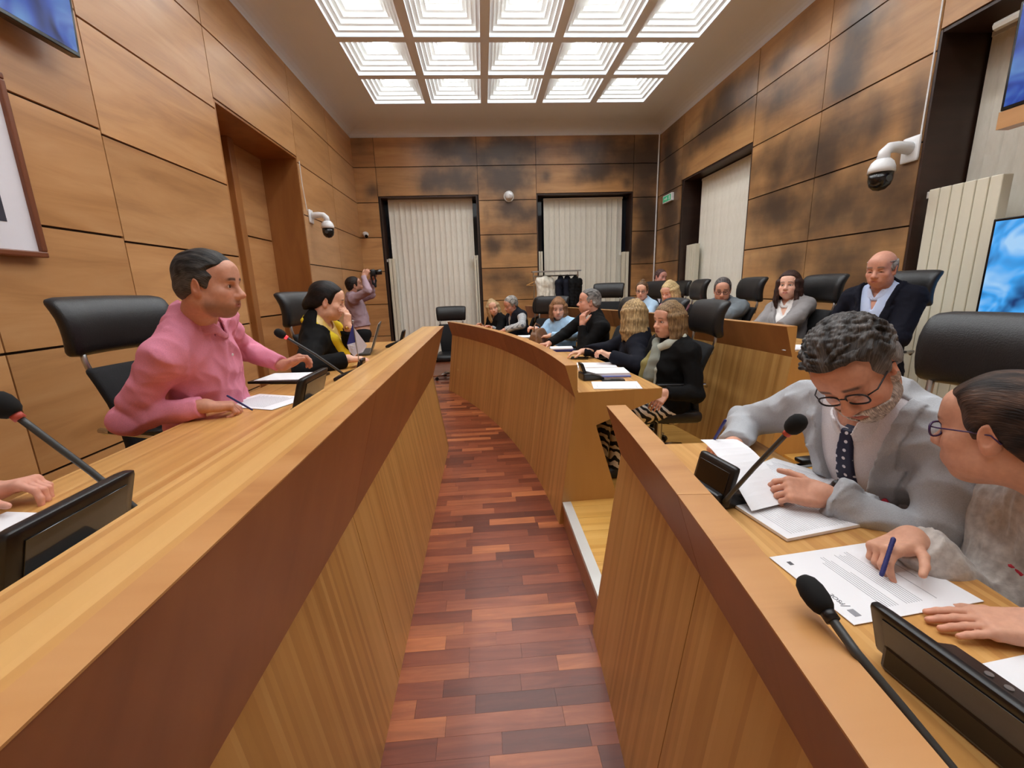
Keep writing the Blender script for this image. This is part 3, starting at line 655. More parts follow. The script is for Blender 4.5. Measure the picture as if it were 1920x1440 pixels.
flap([(-0.010, 0, 0.165), (-0.003, 0.0, 0.04), (0.018, -0.012, 0.045), (0.042, -0.02, 0.075)], 'white_fold', 'flag_white')
s = MB()
for x, z in ((-0.036, 0.083), (-0.026, 0.08), (-0.03, 0.068), (0.012, 0.1), (0.02, 0.085)):
    s.lathe([(0.0, -0.004), (0.0022, -0.004), (0.0022, 0.02), (0.0, 0.02)], 6, (x, 0, z), 1)
ob('stars', s, 'white_plastic', o)

# ------------------------------------------------------------ wall equipment
def screen_mat(name, c1, c2, c3, strength=1.0):
    m = mat(name, (0.01, 0.01, 0.012, 1), 0.12); b = m.node_tree.nodes['Principled BSDF']
    co = nd(m, 'ShaderNodeTexCoord').outputs['Object']; n = nd(m, 'ShaderNodeTexNoise', i_Scale=4.5, i_Detail=2.0, i_Distortion=1.0); ln(m, co, n.inputs[0])
    ln(m, ramp(m, n.outputs[0], [(0.32, c1), (0.5, c2), (0.68, c3)]), b.inputs['Emission Color']); b.inputs['Emission Strength'].default_value = strength
screen_mat('tv_blue', srgb(12, 20, 60), srgb(34, 62, 140), srgb(70, 110, 160), 0.45)
screen_mat('tv_scene', srgb(20, 40, 90), srgb(60, 150, 220), srgb(150, 190, 225), 0.4)
def tv(x, y0, y1, z0, z1, face, m, label, tilt=0.0):
    o = tag(empty('television', (x, 0.5 * (y0 + y1), 0.5 * (z0 + z1))), label, 'television', 'wall televisions')
    o.rotation_euler = (0, tilt, 0)
    hy, hz = (y1 - y0) / 2, (z1 - z0) / 2
    s = MB(); s.box((-0.025, -hy, -hz), (0.025, hy, hz)); ob('casing', s, 'black_gloss', o, bevel=0.005)
    s = MB(); s.box((face * 0.0255 - 0.001, -hy + 0.018, -hz + 0.022), (face * 0.0255 + 0.001, hy - 0.018, hz - 0.018)); ob('screen', s, m, o)
    s = MB(); s.box((min(-face * 0.09, -face * 0.02), -0.08, -0.1), (max(-face * 0.09, -face * 0.02), 0.08, 0.1)); ob('wall_bracket', s, 'black_plastic', o)
    return o
tv(XL + 0.14, 1.90, 2.90, 2.83, 3.42, 1, 'tv_blue', 'wall television with a blue picture high above the framed picture', 0.06)
tv(XR - 0.10, 1.75, 2.84, 1.20, 1.85, -1, 'tv_scene', 'lower television at the picture edge showing the meeting')
t2 = tv(XR - 0.10, 1.85, 2.93, 2.53, 3.15, -1, 'tv_blue', 'upper television with a wooden strip under it')
s = MB(); s.box((-0.03, -0.54, -0.42), (0.06, 0.54, -0.315)); ob('wooden_strip', s, 'wall_veneer', t2)
# framed picture
o = tag(empty('framed_picture', (XL + 0.035, 2.06, 2.16)), 'framed picture with white mat at the picture edge', 'picture')
mat('picture_dark', srgb(52, 50, 62), 0.5); mat('frame_wood', srgb(118, 66, 40), 0.35); mat('mat_board', srgb(225, 222, 228), 0.7)
for lo, hi in (((0, -0.48, 0.40), (0.035, 0.45, 0.43)), ((0, -0.48, -0.43), (0.035, 0.45, -0.40)), ((0, -0.48, -0.40), (0.035, -0.45, 0.40)), ((0, 0.42, -0.40), (0.035, 0.45, 0.40))):
    s = MB(); s.box(lo, hi); ob('frame_side', s, 'frame_wood', o, bevel=0.006)
s = MB(); s.box((0, -0.45, -0.40), (0.015, 0.42, 0.40)); ob('mat_board', s, 'mat_board', o)
s = MB(); s.box((0.0155, -0.33, -0.27), (0.017, 0.30, 0.27)); ob('print', s, 'picture_dark', o)
# dome cameras on brackets
def ptz(x, y, z, side, label, sc=1.0):
    o = tag(empty('dome_camera', (x, y, z)), label, 'security camera', 'white dome cameras on the walls'); o.scale = (sc, sc, sc)
    k = side
    s = MB(); s.rbox((k * 0.012, 0, 0.0), (0.024, 0.13, 0.17), 0.011, 4); ob('wall_plate', s, 'white_plastic', o, smooth=True)
    s = MB(); s.tube([(k * 0.02, 0, 0.01), (k * 0.12, 0, 0.02), (k * 0.17, 0, 0.015), (k * 0.205, 0, -0.015), (k * 0.21, 0, -0.07)], [0.042, 0.036, 0.036, 0.036, 0.04], 14); ob('arm', s, 'white_plastic', o, smooth=True)
    s = MB(); s.lathe([(0.0, -0.055), (0.045, -0.06), (0.065, -0.08), (0.078, -0.115), (0.082, -0.15), (0.0, -0.15)], 22, (k * 0.21, 0, 0)); ob('hood', s, 'white_plastic', o, smooth=True)
    s = MB(); s.lathe([(0.0, -0.15), (0.074, -0.151), (0.072, -0.20), (0.062, -0.235), (0.035, -0.262), (0.0, -0.27)], 22, (k * 0.21, 0, 0)); d = ob('dome', s, 'black_gloss', o, smooth=True)
    s = MB(); s.lathe([(0.0, 0.0), (0.022, 0.0), (0.022, 0.01), (0.012, 0.012), (0.0, 0.012)], 14, (k * 0.21, 0, -0.2), 1); l = ob('lens', s, 'grey_plastic', d); l.location = (0, -0.075, 0)
    return o
ptz(XL + PT, 6.42, 2.54, 1, 'white dome camera on a bracket beside the door', 1.05)
ptz(XR - PT, 3.62, 2.50, -1, 'white dome camera on a bracket beside the dark window bay', 1.15)
s = MB(); s.tube([(XL + PT + 0.004, 6.27, 3.2), (XL + PT + 0.004, 6.275, 2.9), (XL + PT + 0.004, 6.33, 2.6)], 0.005, 6); tag(ob('camera_cable', s, 'white_plastic'), 'thin white cable running down to the dome camera by the door', 'cable')
s = MB(); s.tube([(XR - PT - 0.006, 3.555, 4.28), (XR - PT - 0.006, 3.555, 3.3), (XR - PT - 0.006, 3.56, 2.56)], 0.006, 6); tag(ob('camera_cable', s, 'white_plastic'), 'white cable along the edge of the dark window bay', 'cable')
s = MB(); s.tube([(XR - 0.045, YB - PT - 0.012, 4.3), (XR - 0.05, YB - PT - 0.012, 3.5), (XR - 0.06, YB - PT - 0.012, 0.4)], 0.014, 8); tag(ob('cable_duct', s, 'white_plastic'), 'white cable duct down the corner of the back wall', 'duct')
o = tag(empty('bullet_camera', (-2.20, YB - PT, 2.60)), 'small white wall camera in the left back corner', 'security camera')
s = MB(); s.lathe([(0, 0), (0.05, 0), (0.05, 0.02), (0, 0.02)], 14, (0, -0.02, 0), 1); s.tube([(0, -0.01, 0), (0.02, -0.06, -0.02)], 0.014); ob('mount', s, 'white_plastic', o)
s = MB(); s.tube([(-0.02, -0.04, 0.01), (0.04, -0.16, -0.05)], 0.036, 14); ob('camera_body', s, 'white_plastic', o)
s = MB(); s.tube([(0.04, -0.16, -0.05), (0.05, -0.18, -0.06)], 0.03, 14); ob('lens', s, 'black_gloss', o)
o = tag(empty('wall_lamp', (0.585, YB - PT, 3.23)), 'round white wall lamp between the two back windows', 'lamp')
s = MB(); s.lathe([(0, 0), (0.1, 0), (0.1, -0.03), (0, -0.03)], 20, (0, 0, 0), 1); ob('mount', s, 'white_enamel', o)
s = MB(); s.lathe([(0.085 * math.sin(PI * k / 12), -0.085 - 0.085 * math.cos(PI * k / 12) + 0.0) for k in range(13)], 20, (0, -0.02, 0), 1); ob('shade', s, 'white_plastic', o, smooth=True)
mat('sign_green', srgb(60, 150, 110), 0.5, emit=srgb(60, 170, 120), estr=0.15)
o = tag(empty('exit_sign', (XR - PT, 8.37, 3.04)), 'small white and green emergency exit sign on the stained wall', 'sign')
s = MB(); s.box((-0.05, -0.2, -0.07), (0, 0.2, 0.07)); ob('sign_box', s, 'white_plastic', o, bevel=0.008)
s = MB(); s.box((-0.052, -0.17, -0.05), (-0.05, 0.17, 0.05)); ob('sign_face', s, 'sign_green', o)
s = MB(); s.box((-0.0535, 0.02, -0.01), (-0.052, 0.12, 0.01)); s.prism([(-0.02, 0.0), (0.03, 0.035), (0.03, -0.035)], 0, -0.0535, -0.052); s.box((-0.0535, -0.13, -0.035), (-0.052, -0.09, 0.035)); ob('sign_arrow', s, 'white_plastic', o)
# radiators beside the windows
def radiator(x0, x1, y0, y1, ztop, nf, ax, label):
    o = tag(empty('radiator', (0.5 * (x0 + x1), 0.5 * (y0 + y1), 0.1)), label, 'radiator', 'tall white radiators beside the windows')
    c = o.location; n = nf
    for i in range(n):
        s = MB()
        if ax == 1: a = y0 + (y1 - y0) * i / n; b_ = y0 + (y1 - y0) * (i + 1) / n; s.box((x0 - c[0], a - c[1] + 0.004, 0), (x1 - c[0], b_ - c[1] - 0.004, ztop - 0.1))
        else: a = x0 + (x1 - x0) * i / n; b_ = x0 + (x1 - x0) * (i + 1) / n; s.box((a - c[0] + 0.004, y0 - c[1], 0), (b_ - c[0] - 0.004, y1 - c[1], ztop - 0.1))
        ob('radiator_fin', s, 'cream_enamel', o, bevel=0.006)
    for z in (0.05, ztop - 0.17):
        s = MB()
        if ax == 1: s.tube([((x0 + x1) / 2 - c[0], y0 - c[1] + 0.01, z), ((x0 + x1) / 2 - c[0], y1 - c[1] - 0.01, z)], 0.016)
        else: s.tube([(x0 - c[0] + 0.01, 0, z), (x1 - c[0] - 0.01, 0, z)], 0.016)
        ob('header_pipe', s, 'cream_enamel', o)
    s = MB(); s.lathe([(0.0, 0.0), (0.022, 0.0), (0.022, 0.05), (0.0, 0.05)], 12, ((x0 - c[0] - 0.03) if ax == 0 else 0, -0.0 if ax == 0 else y1 - c[1] + 0.02, ztop - 0.16)); ob('valve', s, 'white_enamel', o)
    return o
radiator(-1.83, -1.70, YB + 0.02, YB + 0.12, 2.14, 2, 0, 'narrow white radiator at the left edge of the left back window')
radiator(-0.145, -0.055, YB + 0.02, YB + 0.12, 2.16, 2, 0, 'narrow white radiator at the right edge of the left back window')
radiator(1.15, 1.24, YB + 0.02, YB + 0.12, 2.2, 2, 0, 'narrow white radiator at the left edge of the right back window')
radiator(2.87, 3.01, YB + 0.02, YB + 0.12, 2.15, 2, 0, 'narrow white radiator at the right edge of the right back window')
radiator(XR + 0.06, XR + 0.14, 7.40, 7.74, 2.14, 4, 1, 'white radiator at the far edge of the side wall window')
radiator(XR + 0.02, XR + 0.10, 2.95, 3.46, 2.16, 6, 1, 'cream fin radiator beside the lower television')
s = MB(); s.tube([(XR + 0.1, 2.2, 3.18), (XR + 0.1, 3.25, 3.18)], 0.03, 8); tag(ob('tube_lamp', s, 'white_enamel'), 'unlit tube lamp under the top of the dark window bay', 'lamp')
# coat rack
o = tag(empty('coat_rack', (1.38, 8.25, 0)), 'metal coat rack with a flat top before the right back window', 'coat rack')
for x in (-0.42, 0.42):
    s = MB(); s.tube([(x, 0, 0.05), (x, 0, 1.78)], 0.014); ob('upright', s, 'chrome', o)
    s = MB(); s.tube([(x, -0.25, 0.03), (x, 0.25, 0.03)], 0.016); ob('foot', s, 'chrome', o)
s = MB(); s.box((-0.45, -0.16, 1.77), (0.45, 0.12, 1.79)); ob('shelf', s, 'brushed_steel', o)
s = MB(); s.tube([(-0.44, 0, 1.70), (0.44, 0, 1.70)], 0.012); ob('rail', s, 'chrome', o)
def hanger(x, y, z, yaw, label):
    h = tag(frame_at(empty('coat_hanger'), (x, y, z), yaw), label, 'hanger', 'hangers on the coat rack')
    s = MB(); s.tube([(-0.2, 0, -0.16), (0, 0, -0.09), (0.2, 0, -0.16)], 0.009); s.tube([(-0.2, 0, -0.16), (0.2, 0, -0.16)], 0.006); ob('bar', s, 'desk_top', h)
    s = MB(); s.tube([(0, 0, -0.09), (0, 0, -0.04), (0.02, 0, -0.01), (0.0, 0, 0.012), (-0.02, 0, 0.0)], 0.0025, 6); ob('hook', s, 'chrome', h)
hanger(0.99, 8.25, 1.70, 30, 'empty wooden hanger at the end of the coat rack')
# ------------------------------------------------------------ implicit-surface modelling (figures, coats)
F32 = np.float32
class Vox:
    def __init__(s, lo, hi, h):
        s.h = h; s.lo = np.array(lo, float); s.n = np.ceil((np.array(hi) - s.lo) / h).astype(int) + 1
        s.ax = [(s.lo[i] + h * np.arange(s.n[i])).astype(F32) for i in range(3)]
        s.d = np.full(tuple(s.n), 0.3, F32)
    def new(s):
        v = Vox.__new__(Vox); v.h = s.h; v.lo = s.lo; v.n = s.n; v.ax = s.ax; v.d = np.full(tuple(s.n), 0.3, F32); return v
    def sl(s, lo, hi):
        r = []
        for i in range(3):
            a = int(max(0, math.floor((lo[i] - s.lo[i]) / s.h))); b = int(min(s.n[i], math.ceil((hi[i] - s.lo[i]) / s.h) + 1))
            if b <= a: return None
            r.append(slice(a, b))
        return tuple(r)
    def xyz(s, sl=None):
        a = s.ax if sl is None else [s.ax[i][sl[i]] for i in range(3)]
        return a[0][:, None, None], a[1][None, :, None], a[2][None, None, :]
    def put(s, sl, d, k, op):
        a = s.d[sl]
        if op == 'u':
            if k > 0: h = np.maximum(k - np.abs(a - d), 0) / k; r = np.minimum(a, d) - h * h * k * 0.25
            else: r = np.minimum(a, d)
        else:
            d = -d
            if k > 0: h = np.maximum(k - np.abs(a - d), 0) / k; r = np.maximum(a, d) + h * h * k * 0.25
            else: r = np.maximum(a, d)
        s.d[sl] = r
    def cap(s, a, b, ra, rb=None, k=0.02, op='u', sq=None):
        """round cone from a to b"""
        a = np.array(a, float); b = np.array(b, float); rb = ra if rb is None else rb
        m = max(ra, rb) + k + 3 * s.h
        sl = s.sl(np.minimum(a, b) - m, np.maximum(a, b) + m)
        if sl is None: return
        x, y, z = s.xyz(sl); v = (b - a); vv = float(v @ v) + 1e-12
        px, py, pz = x - F32(a[0]), y - F32(a[1]), z - F32(a[2])
        t = np.clip((px * F32(v[0]) + py * F32(v[1]) + pz * F32(v[2])) / F32(vv), 0, 1)
        d = np.sqrt((px - t * F32(v[0])) ** 2 + (py - t * F32(v[1])) ** 2 + (pz - t * F32(v[2])) ** 2) - (F32(ra) + t * F32(rb - ra))
        s.put(sl, d, k, op)
    def ell(s, c, r, R=None, k=0.02, op='u'):
        c = np.array(c, float); r = np.array(r, float); R = np.eye(3) if R is None else np.array(R)
        m = np.sqrt(((R * r) ** 2).sum(1)) + k + 3 * s.h
        sl = s.sl(c - m, c + m)
        if sl is None: return
        x, y, z = s.xyz(sl); px, py, pz = x - F32(c[0]), y - F32(c[1]), z - F32(c[2])
        q = [(px * F32(R[0, i]) + py * F32(R[1, i]) + pz * F32(R[2, i])) for i in range(3)]
        k0 = np.sqrt(sum((q[i] / F32(r[i])) ** 2 for i in range(3))); k1 = np.sqrt(sum((q[i] / F32(r[i] ** 2)) ** 2 for i in range(3)))
        s.put(sl, k0 * (k0 - 1) / np.maximum(k1, 1e-5), k, op)
    def box(s, c, hw, R=None, r=0.01, k=0.02, op='u'):
        c = np.array(c, float); R = np.eye(3) if R is None else np.array(R); hw = np.array(hw, float)
        m = np.abs(R) @ hw + k + 3 * s.h; sl = s.sl(c - m, c + m)
        if sl is None: return
        x, y, z = s.xyz(sl); px, py, pz = x - F32(c[0]), y - F32(c[1]), z - F32(c[2])
        q = [np.abs(px * F32(R[0, i]) + py * F32(R[1, i]) + pz * F32(R[2, i])) - F32(hw[i] - r) for i in range(3)]
        d = np.sqrt(sum(np.maximum(t, 0) ** 2 for t in q)) + np.minimum(np.maximum(np.maximum(q[0], q[1]), q[2]), 0) - F32(r)
        s.put(sl, d, k, op)
    def local(s, o, R):
        """coordinates of the grid in frame (o, columns of R)"""
        x, y, z = s.xyz(); px, py, pz = x - F32(o[0]), y - F32(o[1]), z - F32(o[2])
        return [(px * F32(R[0, i]) + py * F32(R[1, i]) + pz * F32(R[2, i])) for i in range(3)]
    def extract(s, d=None):
        d = s.d if d is None else d
        ins = d < 0
        if not ins.any(): return np.zeros((0, 3)), np.zeros((0, 4), int)
        idx = np.argwhere(ins); lo = np.maximum(idx.min(0) - 1, 0); hi = np.minimum(idx.max(0) + 3, np.array(d.shape))
        d = d[lo[0]:hi[0], lo[1]:hi[1], lo[2]:hi[2]]; ins = d < 0; n = np.array(d.shape) - 1
        cnt = np.zeros(tuple(n), np.int8)
        cs = [(i, j, k) for i in (0, 1) for j in (0, 1) for k in (0, 1)]
        S = lambda a, c: a[c[0]:n[0] + c[0], c[1]:n[1] + c[1], c[2]:n[2] + c[2]]
        for c in cs: cnt += S(ins, c)
        act = (cnt > 0) & (cnt < 8); cid = np.argwhere(act); nv = len(cid)
        vid = np.full(tuple(n), -1, np.int64); vid[act] = np.arange(nv)
        val = {c: d[cid[:, 0] + c[0], cid[:, 1] + c[1], cid[:, 2] + c[2]] for c in cs}
        acc = np.zeros((nv, 3)); num = np.zeros(nv)
        for ax in range(3):
            for c in cs:
                if c[ax]: continue
                e = list(c); e[ax] = 1; a, b = val[c], val[tuple(e)]; m = (a < 0) != (b < 0)
                t = np.where(m, a / np.where(m, a - b, 1), 0); p = np.array(c, float)[None, :].repeat(nv, 0); p[:, ax] = t
                acc += p * m[:, None]; num += m
        V = (acc / np.maximum(num, 1)[:, None] + cid + lo) * s.h + s.lo
        Q = []
        for ax in range(3):
            o1, o2 = [(1, 2), (2, 0), (0, 1)][ax]
            A = ins; sh = [slice(1, None)] * 3
            a = [slice(None)] * 3; b = [slice(None)] * 3; a[ax] = slice(0, -1); b[ax] = slice(1, None)
            ch = A[tuple(a)] != A[tuple(b)]; ii = np.argwhere(ch)
            ok = (ii[:, o1] > 0) & (ii[:, o2] > 0) & (ii[:, o1] < n[o1]) & (ii[:, o2] < n[o2]) & (ii[:, ax] < n[ax]); ii = ii[ok]
            if len(ii) == 0: continue
            q = []
            for d1, d2 in ((1, 1), (0, 1), (0, 0), (1, 0)):
                jj = ii.copy(); jj[:, o1] -= d1; jj[:, o2] -= d2; q.append(vid[jj[:, 0], jj[:, 1], jj[:, 2]])
            q = np.stack(q, 1); neg = A[ii[:, 0], ii[:, 1], ii[:, 2]]
            q[~neg] = q[~neg][:, ::-1]; Q.append(q)
        return V, np.concatenate(Q) if Q else np.zeros((0, 4), int)

def mesh_np(name, V, Q, col=None):
    me = bpy.data.meshes.new(name); nv, nf = len(V), len(Q)
    me.vertices.add(nv); me.vertices.foreach_set('co', np.asarray(V, F32).ravel())
    me.loops.add(nf * 4); me.loops.foreach_set('vertex_index', Q.astype(np.int32).ravel())
    me.polygons.add(nf); me.polygons.foreach_set('loop_start', np.arange(0, nf * 4, 4, dtype=np.int32)); me.polygons.foreach_set('loop_total', np.full(nf, 4, np.int32))
    me.polygons.foreach_set('use_smooth', np.ones(nf, bool)); me.update(calc_edges=True); me.validate()
    if col is not None and len(me.vertices) == len(col):
        a = me.color_attributes.new('Col', 'FLOAT_COLOR', 'POINT'); c = np.ones((nv, 4), F32); c[:, :3] = col; a.data.foreach_set('color', c.ravel())
    return me
def waves(x, y, z, freq, seed, n=5):
    r = np.random.RandomState(seed); out = 0
    for i in range(n):
        k = r.normal(size=3); k = k / np.linalg.norm(k) * freq * (0.7 + 0.6 * r.rand()); out = out + np.sin(x * F32(k[0]) + y * F32(k[1]) + z * F32(k[2]) + F32(r.rand() * 6.28))
    return out / n
def Rz(a): c, s = math.cos(a), math.sin(a); return np.array([[c, -s, 0], [s, c, 0], [0, 0, 1.0]])
def Rx(a): c, s = math.cos(a), math.sin(a); return np.array([[1, 0, 0], [0, c, -s], [0, s, c]])
def Ry(a): c, s = math.cos(a), math.sin(a); return np.array([[c, 0, s], [0, 1, 0], [-s, 0, c]])
def unit(v): v = np.array(v, float); return v / (np.linalg.norm(v) + 1e-12)
def rgbl(c): return np.array(srgb(*c)[:3])

# skin and hair read a colour attribute; cloth materials are made on demand
m = mat('skin', srgb(205, 150, 125), 0.52, sss=0.08, spec=0.35); a = nd(m, 'ShaderNodeVertexColor', layer_name='Col')
_n = nd(m, 'ShaderNodeTexNoise', i_Scale=90.0, i_Detail=3.0); ln(m, nd(m, 'ShaderNodeTexCoord').outputs['Object'], _n.inputs[0])
ln(m, mixc(m, 0.22, a.outputs[0], mixc(m, 1.0, a.outputs[0], ramp(m, _n.outputs[0], [(0.3, (0.72, 0.62, 0.6, 1)), (0.7, (1.2, 1.15, 1.1, 1))]), 'MULTIPLY')), m.node_tree.nodes['Principled BSDF'].inputs['Base Color'])
_b = nd(m, 'ShaderNodeBump', i_Strength=0.1, i_Distance=0.002); ln(m, _n.outputs[0], _b.inputs['Height']); ln(m, _b.outputs[0], m.node_tree.nodes['Principled BSDF'].inputs['Normal'])
m = mat('hair', srgb(40, 30, 24), 0.5, spec=0.22); a = nd(m, 'ShaderNodeVertexColor', layer_name='Col')
_s = nd(m, 'ShaderNodeAttribute', attribute_name='strand'); _m = nd(m, 'ShaderNodeMapping'); ln(m, _s.outputs['Vector'], _m.inputs[0]); _m.inputs['Scale'].default_value = (620, 42, 42)
_n = nd(m, 'ShaderNodeTexNoise', i_Scale=1.0, i_Detail=3.0, i_Distortion=0.4); ln(m, _m.outputs[0], _n.inputs[0])
ln(m, mixc(m, 0.85, a.outputs[0], mixc(m, 1.0, a.outputs[0], ramp(m, _n.outputs[0], [(0.28, (0.35, 0.33, 0.32, 1)), (0.52, (0.95, 0.95, 0.95, 1)), (0.74, (2.0, 1.95, 1.9, 1))]), 'MULTIPLY')), m.node_tree.nodes['Principled BSDF'].inputs['Base Color'])
_b = nd(m, 'ShaderNodeBump', i_Strength=0.6, i_Distance=0.004); ln(m, _n.outputs[0], _b.inputs['Height']); ln(m, _b.outputs[0], m.node_tree.nodes['Principled BSDF'].inputs['Normal'])
mat('eye_white', srgb(225, 218, 212), 0.15); mat('iris_dark', srgb(44, 28, 20), 0.1); mat('lens_glass', srgb(230, 235, 240), 0.03, trans=1.0, alpha=0.25)
mat('spectacle_black', srgb(24, 22, 34), 0.3)
def cloth(name, c, rough=0.85, var=0.045, scale=420, sheen=0.15):
    if name not in MAT:
        d = tuple(max(0, v * (1 - var)) for v in c); e = tuple(min(255, v * (1 + var)) for v in c)
        noisy(name, srgb(*d), srgb(*e), scale, rough, bump=0.2, sheen=0.0, spec=0.22)
    return name
def zebra(name):
    m = mat(name, (1, 1, 1, 1), 0.8); b = m.node_tree.nodes['Principled BSDF']; co = nd(m, 'ShaderNodeTexCoord').outputs['Object']
    w = nd(m, 'ShaderNodeTexWave', wave_type='BANDS', bands_direction='DIAGONAL', i_Scale=9.5, i_Distortion=5.5, i_Detail=1.5); w.inputs['Detail Scale'].default_value = 1.3; ln(m, co, w.inputs[0])
    ln(m, ramp(m, w.outputs['Fac'], [(0.5, srgb(18, 16, 16)), (0.56, srgb(228, 218, 206))]), b.inputs['Base Color'])
def check(name, base, c1, c2, s=26.0):
    m = mat(name, base, 0.85); b = m.node_tree.nodes['Principled BSDF']; co = nd(m, 'ShaderNodeTexCoord').outputs['Object']
    col = base
    for ax, c in (('X', c1), ('Z', c2), ('Y', c1)):
        w = nd(m, 'ShaderNodeTexWave', wave_type='BANDS', bands_direction=ax, i_Scale=s, i_Distortion=0.6); ln(m, co, w.inputs[0])
        f = nd(m, 'ShaderNodeMapRange'); ln(m, w.outputs['Fac'], f.inputs[0]); f.inputs[1].default_value = 0.72; f.inputs[2].default_value = 0.9; f.inputs[4].default_value = 0.75
        col = mixc(m, f.outputs[0], col, c)
    ln(m, col, b.inputs['Base Color'])

# ------------------------------------------------------------ heads, hands, bodies
def head_sdf(v, o, R, S, female=False, mouth='calm', eyes='open', nose=1.0, jaw=1.0, fat=0.0):
    """v: grid; o: head centre at eye level; R: head frame (x right, y forward, z up); S: scale"""
    P = lambda x, y, z: o + R @ (np.array([x, y, z]) * S)
    E = lambda c, r, k=0.02, op='u', rot=None: v.ell(P(*c), np.array(r) * S, R if rot is None else R @ rot, k * S, op)
    C = lambda a, b, ra, rb, k=0.02, op='u': v.cap(P(*a), P(*b), ra * S, rb * S, k * S, op)
    E((0, -0.014, 0.034), (0.074, 0.097, 0.084), 0)
    E((0, 0.022, -0.03), (0.0575 + fat, 0.07, 0.085), 0.03)
    E((0, 0.056, -0.094), (0.030 * jaw, 0.026, 0.022), 0.03)
    for sx in (-1, 1):
        E((sx * 0.043 * jaw, 0.012, -0.068), (0.020 + fat, 0.04, 0.028), 0.03)
        E((sx * 0.043, 0.056, -0.028), (0.020, 0.022, 0.018), 0.025)
        E((sx * (0.027 + fat), 0.053, -0.058), (0.019 + fat, 0.026, 0.026), 0.025)
    C((-0.034, 0.076, 0.021), (0.034, 0.076, 0.021), 0.011, 0.011, 0.022)
    E((0, 0.06, 0.052), (0.052, 0.03, 0.035), 0.03)
    for sx in (-1, 1): E((sx * 0.031, 0.092, -0.002), (0.0175, 0.0155, 0.0105), 0.012, 's')
    # eyelids
    for sx in (-1, 1):
        E((sx * 0.031, 0.0700, -0.001), (0.0172, 0.0155, 0.0140), 0.006)
        if eyes == 'open': E((sx * 0.031, 0.089, -0.0015), (0.0148, 0.013, 0.0062), 0.002, 's')
        elif eyes == 'down': E((sx * 0.031, 0.088, -0.0060), (0.0142, 0.010, 0.0030), 0.002, 's')
    # nose
    C((0, 0.082, 0.010), (0, 0.107 * (1 if nose >= 1 else 0.98), -0.030), 0.0072, 0.0108 * nose, 0.014)
    E((0, 0.106 + 0.004 * (nose - 1), -0.034), (0.0125 * nose, 0.0125, 0.0105), 0.012)
    for sx in (-1, 1):
        E((sx * 0.0125, 0.096, -0.0385), (0.0085, 0.0105, 0.0078), 0.008)
        E((sx * 0.0065, 0.102, -0.0455), (0.0038, 0.0055, 0.004), 0.003, 's')
    # mouth
    up = {'smile': 0.006, 'calm': 0.0, 'open': 0.0}[mouth]; wd = 0.026 if mouth == 'smile' else 0.0225
    E((0, 0.081, -0.066), (0.030, 0.014, 0.020), 0.016)
    for sx in (-1, 1):
        C((0, 0.0915, -0.0635), (sx * wd, 0.078, -0.066 + up), 0.0052, 0.0028, 0.005)
        C((0, 0.0900, -0.0735), (sx * wd * 0.85, 0.077, -0.069 + up), 0.0066, 0.0030, 0.006)
        C((0, 0.0975, -0.0683), (sx * wd, 0.083, -0.0675 + up), 0.0020 if mouth != 'open' else 0.0038, 0.0012, 0.003, 's')
    # ears
    for sx in (-1, 1):
        ro = Ry(sx * 0.18) @ Rz(sx * -0.35)
        E((sx * 0.0755, -0.012, -0.010), (0.0075, 0.0185, 0.0315), 0.008, 'u', ro)
        E((sx * 0.0715, -0.006, -0.033), (0.0075, 0.010, 0.012), 0.008)
        E((sx * 0.0835, -0.009, -0.006), (0.0055, 0.0105, 0.0195), 0.004, 's', ro)
    return P

